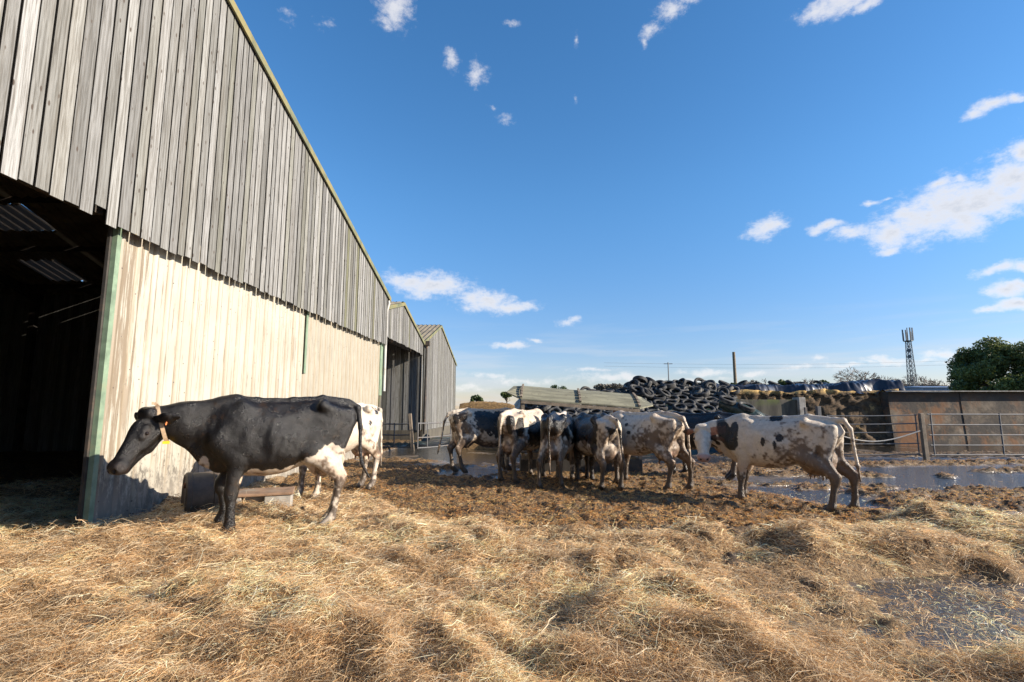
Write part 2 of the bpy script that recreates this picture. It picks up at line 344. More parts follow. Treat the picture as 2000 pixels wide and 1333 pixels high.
# foliage
def leafmat(name, a, b):
    t = NT(name); c = t.mix(t.att('Col'), a, b)
    t.out(c, .55); tr = t.N.new('ShaderNodeBsdfTranslucent'); t.L.new(c, tr.inputs[0]); mx = t.N.new('ShaderNodeMixShader'); mx.inputs[0].default_value = .25
    t.L.new(t.b.outputs[0], mx.inputs[1]); t.L.new(tr.outputs[0], mx.inputs[2]); t.L.new(mx.outputs[0], t.N['Material Output'].inputs[0]); M[name] = t.m
leafmat('leaf_dark', (.035, .06, .02), (.20, .22, .05))
leafmat('leaf_mid', (.03, .055, .015), (.09, .12, .035))
simple('twig', (.17, .135, .11), .9, 0, .2, 2)
# straw
t = NT('straw'); c = t.att('Col'); t.b.inputs['Specular IOR Level'].default_value = .35
t.out(c, .5); tr = t.N.new('ShaderNodeBsdfTranslucent'); t.L.new(c, tr.inputs[0]); mx = t.N.new('ShaderNodeMixShader'); mx.inputs[0].default_value = .42
t.L.new(t.b.outputs[0], mx.inputs[1]); t.L.new(tr.outputs[0], mx.inputs[2]); t.L.new(mx.outputs[0], t.N['Material Output'].inputs[0]); M['straw'] = t.m
t = NT('straw_base'); n1 = t.noise(t.map(t.pos, (14, 40, 14), rot=(0, 0, .7)), 2.0, 8, .75); n2 = t.noise(t.map(t.pos, (40, 12, 14), rot=(0, 0, .4)), 2.0, 8, .75)
n = t.mth('MAXIMUM', n1, n2); c = t.mix(t.rng(n, .42, .72), (.07, .04, .02), (.45, .30, .15)); t.bump(n, .03, 1); M['straw_base'] = t.out(c, .9)
# yard: wet concrete and trampled manure
t = NT('yard'); mud = t.att('mud', 'Fac')
conc = t.mix(t.rng(t.noise(t.pos, 1.3, 8, .7), .35, .65), (.17, .135, .10), (.07, .05, .035))
n1 = t.noise(t.pos, 16, 8, .75)
mudc = t.mix(t.rng(t.noise(t.pos, 2.2, 6, .65), .35, .65), (.065, .036, .016), (.145, .084, .036))
mudc = t.mix(t.rng(n1, .38, .58), t.mix(1, mudc, (.25, .23, .22), 'MULTIPLY'), mudc)
mudc = t.mix(t.mth('MULTIPLY', t.rng(t.noise(t.pos, 34, 6, .8), .52, .64), .85), mudc, (.50, .32, .12))
c = t.mix(t.rng(mud, .25, .6), conc, mudc)
rg = t.mix(t.rng(mud, .3, .6), t.rng(t.noise(t.pos, 1.8, 6, .7), .4, .62, .13, .5), .7)
t.bump(t.mth('MULTIPLY', n1, t.rng(mud, .1, .6, .06, 1)), .05, 1); M['yard'] = t.out(c, rg)
t = NT('water'); t.bump(t.noise(t.map(t.pos, (1, 1.6, 1)), 9, 5, .6), .02, 1); M['water'] = t.out((.035, .03, .024), .07)
# ------------------------------------------------------------------ ground, yard, straw
def boundary(x):
    return np.interp(x, [-9, -5, -4.2, -2.6, -1.6, 0, 1.2, 2.2, 3.6, 5.0, 7.0, 9], [13, 12, 9.6, 9.0, 7.2, 6.3, 6.0, 5.8, 6.2, 6.8, 7.1, 7.0])
def straw_amt(x, y):
    p = XY(x, y); b = boundary(x) + (fbm(p, 1.1, 3, 3) - .5) * 1.6
    a = sstep(.55, -.55, y - b)
    u = (x - 3.95) / 2.1; v = (y - 4.15 - (x - 3.6) * .06) / .9
    thin = sstep(1.35, .7, np.sqrt(u * u + v * v) + (fbm(p, 2.0, 3, 5) - .5) * 1.1)
    gap = sstep(.62, .75, fbm(p, .9, 3, 91)) * sstep(1.0, 2.0, x) * .6
    return a * (1 - .90 * thin) * (1 - gap)
def straw_h(x, y):
    p = XY(x, y); a = straw_amt(x, y)
    w = p + (XY(fbm(p, .9, 2, 21), fbm(p, .9, 2, 22)) - .5) * .9
    n = fbm(w, 1.25, 2, 31); rid = 1 - np.abs(2 * vnoise(w, 2.3, 41) - 1); sm = fbm(p, 7.0, 3, 51)
    bank = np.exp(-((x - 3.3) / 1.5) ** 2 - ((y - 5.55 + .1 * (x - 3)) / .45) ** 2) * .16 + np.exp(-((x - 1.15) / .7) ** 2 - ((y - 3.75) / .35) ** 2) * .12 + np.exp(-((x - 5.3) / .9) ** 2 - ((y - 6.6) / .3) ** 2) * .14
    amp = .50 + .16 * sstep(-1.5, 1.5, x)
    rid2 = 1 - np.abs(2 * vnoise(w + 3.3, 4.6, 43) - 1)
    return a * (.02 + .06 * rid ** 2 * n * 2 + .055 * (rid2 ** 2 - .3) + amp * (.24 * np.maximum(n - .42, 0) * 1.5 + .07 * rid * n) + .06 * sm + .10 * np.maximum(fbm(w, 3.3, 2, 37) - .5, 0) + bank) - .05 * (1 - sstep(0, .25, a))
def pool(x, y):
    p = XY(x, y); q = np.sqrt(((x - 8.7) / 3.5) ** 2 + ((y - 10.6 - .12 * (x - 8)) / 1.25) ** 2) + (fbm(p, 1.1, 4, 98) - .5) * 2.0
    return sstep(.95, .75, q)
def mud_m(x, y):
    p = XY(x, y); n = fbm(p, .55, 4, 61) - .5; n2 = fbm(p, 1.9, 3, 67) - .5
    m = sstep(14.9, 13.4, y + n * 5)
    wet = sstep(-.4, .5, (x - np.interp(y, [7.0, 8.2, 9.5, 12, 16, 22], [5.6, 5.0, 4.3, 3.5, 3.2, 2.5])) + n * 2.2)
    ridge = np.maximum(np.exp(-((y - 8.25 + .0 * x) / .75) ** 2) * sstep(5.1, 6.2, x), np.exp(-((y - 13.6 - (x - 6) * .12) / .55) ** 2) * sstep(5, 6.5, x) * .95)
    ridge = np.maximum(ridge, np.exp(-((y - 16.9) / 1.3) ** 2) * sstep(5, 7, x) * .9)
    wet = wet * sstep(.75, .35, ridge + n2 * .5) * (1 - .9 * sstep(.54, .64, fbm(p * [.55, 1.7], .8, 4, 97)))
    m = np.maximum(m, sstep(.4, .8, ridge + n2 * .4)) * (1 - wet); m = m * (1 - .97 * pool(x, y))
    pu = (x - 3.95) / 2.1; pv = (y - 4.15 - (x - 3.6) * .06) / .9; m = m * (1 - .93 * sstep(1.3, .8, np.sqrt(pu * pu + pv * pv) + n2 * .6))
    u = np.sqrt(((x + .75) / .95) ** 2 + ((y - 12.6) / 1.7) ** 2) + n2 * 1.4
    m = m * (1 - .97 * sstep(1.0, .65, u))
    m = np.where(x < -5 + .04 * (y - 6.25), 1.0, m)
    return m
def yard_h(x, y, m):
    p = XY(x, y); c1 = fbm(p, 3.6, 3, 71); c2 = fbm(p, 11.0, 3, 75); c3 = np.abs(2 * vnoise(p, 7.0, 79) - 1)
    return -.006 * (1 - m) - .016 * pool(x, y) + m * (.035 + .07 * (c1 - .4) + .13 * (c2 - .5) + .05 * c3) + (1 - m) * (-.012 + .034 * (fbm(p, .8, 4, 83) - .5) + .006 * (c2 - .5))
def grid_mesh(name, xs, ys, hf, mat, smooth=True, attr=None, kind='structure'):
    X, Y = np.meshgrid(xs, ys, indexing='ij'); at_ = None
    if attr:
        at_ = attr(X, Y); Z = hf(X, Y, at_)
    else: Z = hf(X, Y)
    V = np.stack([X, Y, Z], -1).reshape(-1, 3); nx, ny = X.shape
    i = np.arange(nx * ny).reshape(nx, ny); Fc = np.stack([i[:-1, :-1], i[1:, :-1], i[1:, 1:], i[:-1, 1:]], -1).reshape(-1, 4)
    o = np_mesh(name, V, Fc, mat, smooth=smooth, attrs={'mud': at_.ravel()} if attr else None)
    if kind: o['kind'] = kind
    return o
g = grid_mesh('ground', np.array([-1500, -200, -30, 30, 200, 1500.]), np.array([-300, -40, 30, 200, 2500.]), lambda X, Y: X * 0 - .12, M['far_field'])
yard_x = np.concatenate([np.arange(-26, -7, .25), np.arange(-7, -5.2, .08), np.arange(-5.2, 9.5, .034), np.arange(9.5, 17, .06), np.arange(17, 40, .3)])
yard_y = np.concatenate([np.arange(-14, 2.4, .4), np.arange(2.4, 6, .06), np.arange(6, 15.5, .034), np.arange(15.5, 20, .07), np.arange(20, 40, .3)])
yard = grid_mesh('yard', yard_x, yard_y, yard_h, M['yard'], attr=mud_m)
wm = MB(); wm.add([(-6.5, 2.5, -.0125), (38, 2.5, -.0125), (38, 22, -.0125), (-6.5, 22, -.0125)], [(0, 1, 2, 3)])
tag(wm.build('puddle_water', M['water']), kind='structure')

def strands(N, x, y, z, L, w, rs, pitch=.35, flow=.8, col=None, k=4):
    n = len(x); p = XY(x, y)
    ang = 2.2 * np.pi * (fbm(p, .8, 2, 101)) + rs.normal(0, flow, n) * 1.4 + (rs.random(n) < .5) * np.pi
    el_ = np.abs(rs.normal(0, pitch, n)) * (.6 + .9 * vnoise(p, 2.7, 103)); bend = rs.normal(0, .35, n); dro = np.abs(rs.normal(.25, .25, n))
    t = np.linspace(0, 1, k)[None, :]
    d = np.stack([np.cos(ang), np.sin(ang)], -1); s_ = np.stack([-np.sin(ang), np.cos(ang)], -1)
    Lh = (L * np.cos(el_))[:, None]; Lz = (L * np.sin(el_))[:, None]
    P = np.zeros((n, k, 3))
    for c in range(2):
        P[..., c] = (x if c == 0 else y)[:, None] + d[:, c:c+1] * Lh * (t - .35) + s_[:, c:c+1] * (bend * L)[:, None] * (t * t - .3 * t)
    P[..., 2] = z[:, None] + Lz * t - (dro * L)[:, None] * t * t * .8
    kink = rs.normal(0, .009, (n, k)); P[..., 2] += kink; kk = rs.normal(0, .12, (n, k)) * L[:, None]; P[..., 0] += s_[:, :1] * kk; P[..., 1] += s_[:, 1:] * kk
    tw = rs.normal(0, .9, n)
    wv = np.stack([s_[:, 0] * np.cos(tw), s_[:, 1] * np.cos(tw), np.sin(tw)], -1)[:, None, :] * (w[:, None, None] / 2) * np.array([1, 1, .9, .4])[None, :k, None]
    V = np.stack([P - wv, P + wv], 2).reshape(-1, 3)
    b = np.arange(n)[:, None, None] * (2 * k) + np.arange(k - 1)[None, :, None] * 2 + np.array([0, 1, 3, 2])[None, None, :]
    C = np.repeat(col, 2 * k, axis=0)
    return V, b.reshape(-1, 4), C
def straw_cols(n, p, rs):
    pal = np.array([[.88, .68, .44], [.84, .58, .32], [.90, .79, .60], [.58, .34, .16], [.30, .17, .08], [.70, .55, .38]])
    pr = np.array([.27, .24, .17, .17, .07, .08]); c = pal[rs.choice(len(pal), n, p=pr)] * np.array([1.08, 1.04, .97])
    f = .52 + .50 * fbm(p, 1.0, 3, 111) + .75 * (fbm(p, 3.2, 3, 115) - .25); return np.clip(c * f[:, None] * rs.uniform(.8, 1.12, (n, 1)), 0, .85)
# the bed of loose straw: one mass, a rumpled sheet under some hundred thousand stalks
def build_straw():
    rs = np.random.default_rng(5)
    xs = np.arange(-9.5, 9.5, .03); ys = np.arange(1.6, 12.5, .03)
    X, Y = np.meshgrid(xs, ys, indexing='ij'); Z = straw_h(X, Y)
    keep = straw_amt(X, Y) > .04; keep &= (np.abs(X) < 1.25 * Y + 1.2)
    V = np.stack([X, Y, Z], -1).reshape(-1, 3); nx, ny = X.shape; i = np.arange(nx * ny).reshape(nx, ny)
    Fc = np.stack([i[:-1, :-1], i[1:, :-1], i[1:, 1:], i[:-1, 1:]], -1)[keep[:-1, :-1]].reshape(-1, 4)
    n = 390000
    y = 1.9 + (rs.random(n) ** 1.55) * 8.6; x = rs.uniform(-1.12, 1.12, n) * (y + .5)
    x = np.clip(x, -9.3, 9.3); a = straw_amt(x, y)
    ok = rs.random(n) < np.clip(a * 1.1 + .035, 0, 1) * np.where(y > 7.6, .7, 1); ok &= ~((x < -9.2) | (x > 9.25)) & (np.abs(x + 4.95 - .0387 * (y - 6.25)) > .07)
    x, y, a = x[ok], y[ok], a[ok]; n = len(x)
    h = np.maximum(straw_h(x, y), .012 + 0 * x); z = h + rs.random(n) ** 2 * (.012 + .05 * a)
    L = (.04 + .20 * rs.random(n) ** 2.0) * (.55 + .45 * a); w = np.clip(.0005 * y + .0008, .002, .005) * rs.uniform(.55, 1.35, n) * np.where(rs.random(n) < .05, 2.0, 1)
    pit = .12 + .32 * a
    V2, F2, C2 = strands(n, x, y, z, L, w, rs, pitch=.27, col=straw_cols(n, XY(x, y), rs))
    # short litter trodden into the mud
    m = 120000; y = 6.5 + rs.random(m) ** 1.2 * 8.5; x = rs.uniform(-.8, 1.0, m) * y; mm = mud_m(x, y); ok = (rs.random(m) < mm * .8) & (x > -4.9)
    x, y, mm = x[ok], y[ok], mm[ok]; m = len(x); z = yard_h(x, y, mm) + .008
    c = straw_cols(m, XY(x, y), rs) * np.array([.80, .61, .40])
    V3, F3, C3 = strands(m, x, y, z, rs.uniform(.03, .11, m), rs.uniform(.003, .006, m), rs, pitch=.2, col=c)
    # tossed-up tufts: sprays of stalks arching out of small heaps
    T = 1500; ty = 2.1 + rs.random(T) ** 1.3 * 6.0; tx = rs.uniform(-1.1, 1.1, T) * (ty + .4); ta = straw_amt(tx, ty); ok = (rs.random(T) < ta * .9) & (np.abs(tx) < 9.0) & (np.abs(tx + 4.95) > .35)
    tx, ty = tx[ok], ty[ok]; T = len(tx); per = 105; td = rs.uniform(0, 2 * np.pi, T); th = rs.uniform(.03, .11, T); tr2 = rs.uniform(.06, .20, T); tc = rs.uniform(.62, 1.15, T)
    k = np.repeat(np.arange(T), per); m2 = len(k); r_ = np.sqrt(rs.random(m2)); a_ = rs.uniform(0, 2 * np.pi, m2)
    ux, uy = r_ * np.cos(a_) * tr2[k] * 1.7, r_ * np.sin(a_) * tr2[k]; x4 = tx[k] + ux * np.cos(td[k]) - uy * np.sin(td[k]); y4 = ty[k] + ux * np.sin(td[k]) + uy * np.cos(td[k])
    z4 = straw_h(x4, y4) + th[k] * (1 - r_ ** 2) * rs.random(m2) ** .5
    st_ = np.random.default_rng(66); ang = td[k] + st_.normal(0, .55, m2); L4 = st_.uniform(.06, .22, m2); el4 = np.abs(st_.normal(.15, .35, m2)); w4 = np.clip(.00045 * y4 + .0006, .0016, .0045)
    t_ = np.linspace(0, 1, 4)[None, :]; sg = np.where(st_.random(m2) < .5, 1, -1)[:, None]; bend = st_.normal(0, .3, m2)[:, None]
    d_ = np.stack([np.cos(ang), np.sin(ang)], -1); n_ = np.stack([-np.sin(ang), np.cos(ang)], -1); P4 = np.zeros((m2, 4, 3))
    for c_ in range(2): P4[..., c_] = (x4 if c_ == 0 else y4)[:, None] + sg * d_[:, c_:c_+1] * (L4 * np.cos(el4))[:, None] * (t_ - .3) + n_[:, c_:c_+1] * bend * L4[:, None] * t_ * t_
    P4[..., 2] = z4[:, None] + (L4 * np.sin(el4))[:, None] * t_ - (L4 * .55)[:, None] * t_ ** 2 + st_.normal(0, .005, (m2, 4))
    tw = st_.normal(0, .9, m2); wv = np.stack([n_[:, 0] * np.cos(tw), n_[:, 1] * np.cos(tw), np.sin(tw)], -1)[:, None, :] * (w4[:, None, None] / 2) * np.array([1, 1, .9, .4])[None, :, None]
    V4 = np.stack([P4 - wv, P4 + wv], 2).reshape(-1, 3); F4 = (np.arange(m2)[:, None, None] * 8 + np.arange(3)[None, :, None] * 2 + np.array([0, 1, 3, 2])[None, None, :]).reshape(-1, 4)
    C4 = np.repeat(np.clip(straw_cols(m2, XY(x4, y4), rs) * tc[k][:, None], 0, .9), 8, axis=0)
    F3 = np.concatenate([F3, F4 + len(V3)]); V3 = np.concatenate([V3, V4]); C3 = np.concatenate([C3, C4])
    C1 = np.ones((len(V), 3)); mi = np.concatenate([np.zeros(len(Fc)), np.ones(len(F2) + len(F3))])
    VV = np.concatenate([V, V2, V3]); FF = np.concatenate([Fc, F2 + len(V), F3 + len(V) + len(V2)])
    o = np_mesh('straw_bedding', VV, FF, None, mats=[M['straw_base'], M['straw']], mi=mi, col=np.concatenate([C1, C2, C3]))
    tag(o, 'loose golden straw strewn thickly over the foreground yard', 'straw', kind='stuff')
build_straw()
# ------------------------------------------------------------------ barns
SL = .0387
def WX(y): return -5 + SL * (y - 6.25)
def roof_z(y, y_ridge, z_ridge, sl): return z_ridge - sl * abs(y - y_ridge)
def corrugated(mb, y0, z0, y1, z1, x0, x1, pitch=.30, amp=.028, x1b=None):
    x1b = x1 if x1b is None else x1b
    """fluted sheet between (y0,z0) and (y1,z1), flutes running down the slope, spread along x"""
    n = int(abs(x1 - x0) / (pitch / 4)); base = len(mb.v); vs = []; fs = []
    for i in range(n + 1):
        x = x0 + (x1 - x0) * i / n; xb = x0 + (x1b - x0) * i / n; o = amp * math.sin(2 * math.pi * i / 4)
        vs += [(x, y0, z0 + o), (xb, y1, z1 + o), (x, y0, z0 + o - .015), (xb, y1, z1 + o - .015)]
    for i in range(n):
        a = 4 * i; fs += [(a, a + 4, a + 5, a + 1), (a + 2, a + 3, a + 7, a + 6)]
    mb.add(vs, fs)
def cladding(mb, y0, y1, zb, topf, wid, rs, jag=.02, lap=.03, gaps=(), out0=0.0, flat=False, xf=WX):
    y = y0; k = 0
    while y < y1 - .02:
        w = wid * rs.uniform(.86, 1.14); ye = min(y + w, y1); out = out0 + rs.uniform(0, .006)
        b = zb(y) if callable(zb) else zb; b += rs.uniform(-jag, jag)
        for (g0, g1, dz) in gaps:
            if g0 <= (y + ye) / 2 < g1: b += dz
        tilt = rs.uniform(-.006, .006); tint = rs.random() * .6 + .22; grn = 1.0 if rs.random() < .022 else (rs.random() ** 3) * .4
        ya, yb = y + rs.uniform(.006, .014), ye - rs.uniform(.006, .014); oa, ob = out + rs.uniform(.002, .010), out + rs.uniform(-.003, .003)
        t0, t1 = topf(ya) , topf(yb)
        def pt(yy, o, z): return (xf(yy) + o, yy, z)
        mb.hexa([pt(ya + tilt, oa, b), pt(yb + tilt, ob, b), pt(yb + tilt, ob + .014, b), pt(ya + tilt, oa + .014, b),
                 pt(ya, oa, t0), pt(yb, ob, t1), pt(yb, ob + .014, t1), pt(ya, oa + .014, t0)], (tint, grn, rs.random()))
        # near-black edge strips that paint in the seam shade, a hair proud of the board's own sides
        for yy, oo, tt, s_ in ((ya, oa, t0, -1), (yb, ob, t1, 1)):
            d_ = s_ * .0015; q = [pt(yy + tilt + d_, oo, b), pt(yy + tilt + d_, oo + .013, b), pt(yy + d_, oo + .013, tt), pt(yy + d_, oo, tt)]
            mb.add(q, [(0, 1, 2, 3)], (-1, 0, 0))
        y = ye; k += 1
def strip_along(mb, pts, w_out, h, out0):   # bar following the gable plane through (y,z) points
    for (ya, za), (yb, zb) in zip(pts[:-1], pts[1:]):
        mb.hexa([(WX(ya) + out0, ya, za - h), (WX(yb) + out0, yb, zb - h), (WX(yb) + out0 + w_out, yb, zb - h), (WX(ya) + out0 + w_out, ya, za - h),
                 (WX(ya) + out0, ya, za), (WX(yb) + out0, yb, zb), (WX(yb) + out0 + w_out, yb, zb), (WX(ya) + out0 + w_out, ya, za)])
def ribbed(name, y0, y1, z0, z1, mat, parent, pitch=.3, depth=.035, out0=0.0):
    ys = []; os_ = []; rb = []; y = y0
    while y < y1:
        for dy, o in ((0, 0), (.014, 0), (.035, depth), (.065, depth), (.086, 0), (.104, 0), (.125, 0), (.282, 0)):
            if y + dy <= y1: ys.append(y + dy); os_.append(o); rb.append(1.0 if dy in (0, .014, .086, .104) else .35 if o else 0)
        y += pitch
    ys.append(y1); os_.append(0); rb.append(0)
    zs = np.concatenate([np.arange(z0, z1, .4), [z1]]); V = []; A = []
    for yy, oo, r in zip(ys, os_, rb):
        for z in zs: V.append((WX(yy) + out0 + oo, yy, z)); A.append(r)
    n = len(zs); Fc = []
    for i in range(len(ys) - 1):
        for j in range(n - 1): a = i * n + j; Fc.append((a, a + n, a + n + 1, a + 1))
    return np_mesh(name, V, Fc, mat, parent, attrs={'rib': A})

rs = random.Random(3)
b1 = tag(empty('barn', (-5, 6.25, 0)), 'large near barn with weathered timber gable over cream ribbed sheeting and a dark open bay', 'barn', 'gabled farm barns in a row')
RZ, RY, RS = 9.75, 3.0, .289
rf = lambda y: roof_z(y, RY, RZ, RS)
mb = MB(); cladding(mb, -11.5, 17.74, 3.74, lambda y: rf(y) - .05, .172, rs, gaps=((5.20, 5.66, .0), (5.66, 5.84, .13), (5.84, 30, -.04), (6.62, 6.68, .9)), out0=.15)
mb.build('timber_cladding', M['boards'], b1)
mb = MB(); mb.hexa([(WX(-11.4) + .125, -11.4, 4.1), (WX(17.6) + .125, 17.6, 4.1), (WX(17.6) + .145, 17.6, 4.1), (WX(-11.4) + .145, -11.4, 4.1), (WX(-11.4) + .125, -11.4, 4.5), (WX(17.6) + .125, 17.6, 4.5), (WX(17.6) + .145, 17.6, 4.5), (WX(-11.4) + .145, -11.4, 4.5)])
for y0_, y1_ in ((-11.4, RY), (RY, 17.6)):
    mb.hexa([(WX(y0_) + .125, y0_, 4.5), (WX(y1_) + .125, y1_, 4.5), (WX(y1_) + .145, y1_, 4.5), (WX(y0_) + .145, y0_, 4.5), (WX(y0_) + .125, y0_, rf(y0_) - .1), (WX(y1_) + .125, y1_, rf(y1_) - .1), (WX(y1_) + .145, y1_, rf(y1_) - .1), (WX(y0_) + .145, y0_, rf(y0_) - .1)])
mb.build('gap_shade_backing', M['pitch'], b1)  # dark sheet added so the sunlit gaps between boards look shaded
ribbed('sheet_cladding', -11.3, 1.6, .06, 4.15, M['cream_sheet'], b1)  # unseen run, added to block sun and darken the barn interior
cs = ribbed('sheet_cladding', 6.29, 17.5, .06, 4.15, M['cream_sheet'], b1)
mb = MB(); mb.box(WX(6.15) - .02, WX(6.15) + .045, 6.21, 6.285, .02, 3.95); mb.build('corner_trim', M['green_paint'], b1)
mb = MB(); mb.box(WX(6.1) - .06, WX(6.1) - .022, 6.18, 6.27, .02, 4.1); mb.build('corner_post', M['dark_steel'], b1)
mb = MB(); mb.box(WX(17.6) - .02, WX(17.6) + .06, 17.45, 17.76, 1.95, 3.85); mb.build('corner_trim', M['green_paint'], b1)
mb = MB(); mb.box(WX(17.6) - .02, WX(17.6) + .055, 17.50, 17.76, -.05, 1.945); mb.build('corner_pillar', M['mossy_concrete'], b1)
mb = MB(); mb.box(WX(11.7) + .036, WX(11.7) + .05, 11.66, 11.76, 2.3, 4.1); mb.build('joint_trim', M['green_paint'], b1)
mb = MB(); strip_along(mb, [(-11.7, rf(-11.7)), (RY, RZ), (17.95, rf(17.95))], .035, .15, .20); mb.build('barge_board', M['barge_paint'], b1)
mb = MB()
XB = -27.0
sky = [(-14.6, -12.9, 12.9, 14.0), (-15.4, -14.2, 15.5, 16.7)]
def roof_panels(mb, y0, y1, zf, x0, x1, holes=()):
    segs = sorted(set([x0, x1] + [h[0] for h in holes] + [h[1] for h in holes]))
    for a, b in zip(segs[:-1], segs[1:]):
        hs = [h for h in holes if h[0] <= a and h[1] >= b]
        cuts = sorted([y0, y1] + [c for h in hs for c in (h[2], h[3])])
        for i in range(0, len(cuts) - 1, 2 if hs else 1):
            corrugated(mb, cuts[i], zf(cuts[i]), cuts[i + 1], zf(cuts[i + 1]), a, b if b != x1 else WX(cuts[i]) + .165, x1b=None if b != x1 else WX(cuts[i + 1]) + .165)
rz = lambda y: rf(y) - .045
roof_panels(mb, RY, 18.0, rz, XB, WX(4) + .16, sky); roof_panels(mb, -11.8, RY, rz, XB, WX(-11) + .16)
mb.build('roof', M['roof_sheet'], b1)
for h in sky:
    mb = MB(); corrugated(mb, h[2] - .05, rz(h[2]) + .005, h[3] + .05, rz(h[3]) + .005, h[0] - .02, h[1] + .02); mb.build('skylight', M['skylight'], b1)
mb = MB()   # enclosing inner walls
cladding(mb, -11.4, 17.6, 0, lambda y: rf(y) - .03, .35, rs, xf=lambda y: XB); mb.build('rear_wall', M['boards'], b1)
mb = MB(); x = XB
while x < -5.1:
    w = .17 * rs.uniform(.9, 1.1); c = (rs.random() * .6, rs.random() * .3, rs.random()); g_ = .004 if rs.random() < .95 else .03
    mb.box(x, x + w - g_, 17.62, 17.66, 0.0, rf(17.6) - .02, c); x += w
mb.build('side_wall', M['boards'], b1)
mb = MB(); mb.box(XB, -5.6, -11.62, -11.56, 0, rf(-11.6) - .02, (.4, .2, .5)); mb.build('side_wall', M['boards'], b1)
for yy in (-5.0, 0.5, 11.8): 
    mb = MB(); mb.box(WX(yy) - .45, WX(yy) - .2, yy - .1, yy + .1, -.1, rf(yy) - .2); mb.build('stanchion', M['dark_steel'], b1)
for xx in (-10.5, -16.5, -22):
    mb = MB(); mb.bar((xx, -11.5, rf(-11.5) - .25), (xx, RY, RZ - .25), .14, .28); mb.bar((xx, RY, RZ - .25), (xx, 17.6, rf(17.6) - .25), .14, .28)
    mb.bar((xx, 17.4, 0), (xx, 17.4, rf(17.4) - .3), .16, .2); mb.build('portal_frame', M['dark_steel'], b1)
mb = MB()
for k in range(14):
    yy = -11 + k * 2.15; mb.bar((XB + .1, yy, rf(yy) - .1), (WX(yy), yy, rf(yy) - .1), .07, .16)
mb.build('purlins', M['dark_steel'], b1)
mb = MB(); mb.bar((WX(-11) - .05, -11, 3.95), (WX(6.0) - .05, 6.0, 3.95), .12, .22); mb.build('lintel', M['dark_steel'], b1)
mb = MB(); mb.tube([(WX(17.9) + .16, 17.86, 5.35), (WX(17.9) + .17, 17.88, 5.2), (WX(17.9) + .10, 17.84, 4.9), (WX(17.9) + .10, 17.84, 2.1)], .055, 10); mb.build('downpipe', M['pvc_grey'], b1, smooth=True)
mb = MB(); mb.tube([(XB, 18.02, 5.28), (WX(17.9) + .2, 18.02, 5.32)], .07, 8); mb.build('gutter', M['dark_steel'], b1, smooth=True)

def small_barn(name_label, y0, y1, yr, zr, ze0, ze1, openbay, seed):
    rs = random.Random(seed)
    b = tag(empty('barn', (WX(y0), y0, 0)), name_label, 'barn', 'gabled farm barns in a row')
    def rf(y): return zr - (zr - ze0) * (yr - y) / (yr - y0) if y < yr else zr - (zr - ze1) * (y - yr) / (y1 - yr)
    mb = MB()
    if openbay:
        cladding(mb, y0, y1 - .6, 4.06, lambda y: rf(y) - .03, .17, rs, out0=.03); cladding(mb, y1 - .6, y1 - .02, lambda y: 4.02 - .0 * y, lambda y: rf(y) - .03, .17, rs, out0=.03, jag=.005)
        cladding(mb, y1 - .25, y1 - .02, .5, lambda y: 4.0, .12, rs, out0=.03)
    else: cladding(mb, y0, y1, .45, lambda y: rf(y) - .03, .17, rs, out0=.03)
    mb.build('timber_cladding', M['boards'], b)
    mb = MB(); strip_along(mb, [(y0 - .15, rf(y0)), (yr, zr), (y1 + .1, rf(y1))], .03, .14, .085); mb.build('barge_board', M['barge_paint'], b)
    mb = MB(); z = lambda y: rf(y) + .01
    corrugated(mb, y0 - .15, z(y0), yr, z(yr), XB, WX(y0) + .08, .25, x1b=WX(yr) + .08); corrugated(mb, yr, z(yr), y1 + .1, z(y1), XB, WX(yr) + .08, .25, x1b=WX(y1) + .08); mb.build('roof', M['roof_sheet'], b)
    for yw in ((y1 - .12,) if openbay else (y0 + .05, y1 - .12)):
        mb = MB(); x = XB
        while x < WX(yw) - .12:
            w = .2 * rs.uniform(.9, 1.1); mb.box(x, x + w - .012, yw + rs.uniform(0, .02), yw + .04, .5, rf(yw) - .03, (.1 + rs.random() * .8, rs.random() * .3, rs.random())); x += w
        mb.build('side_wall', M['boards'], b)
        mb = MB(); mb.box(XB, WX(yw) - .1, yw - .06, yw + .09, -.1, .5); mb.build('plinth', M['mossy_concrete'], b)
    mb = MB(); mb.box(XB, XB + .1, y0, y1, 0, 4.0, (.4, .2, .3)); mb.build('rear_wall', M['boards'], b)
    if not openbay:
        mb = MB(); mb.hexa([(WX(y0) - .04, y0, -.1), (WX(y1) - .04, y1, -.1), (WX(y1) + .06, y1, -.1), (WX(y0) + .06, y0, -.1), (WX(y0) - .04, y0, .45), (WX(y1) - .04, y1, .45), (WX(y1) + .06, y1, .45), (WX(y0) + .06, y0, .45)]); mb.build('plinth', M['mossy_concrete'], b)
        mb = MB(); mb.tube([(WX(y0) + .16, y0 + .1, ze0 - .1), (WX(y0) + .12, y0 + .1, .3)], .06, 10); mb.build('downpipe', M['dark_steel'], b, smooth=True)
        mb = MB(); mb.box(WX(y0) + .05, WX(y0) + .3, y0 - .05, y0 + .25, ze0 - .2, ze0 + .02); mb.build('hopper_head', M['dark_steel'], b)
    else:
        mb = MB()
        mb.bar((XB, y0 + .5, 4.0), (WX(y0) - .2, y0 + .5, 4.0), .12, .2); mb.bar((WX(y0) - .5, y0 + .2, 4.25), (WX(y1) - .5, y1 - .2, 4.25), .12, .2)
        mb.build('eaves_beam', M['dark_steel'], b)
        mb = MB(); mb.bar((-9.5, y0 + .3, 3.65), (-9.5, y1 - .3, 3.65), .08, .08); mb.bar((-6.8, y1 - .2, 3.7), (-8.5, y1 - .2, 3.9), .05, .05); mb.build('tie_bar', M['galv'], b)
    return b
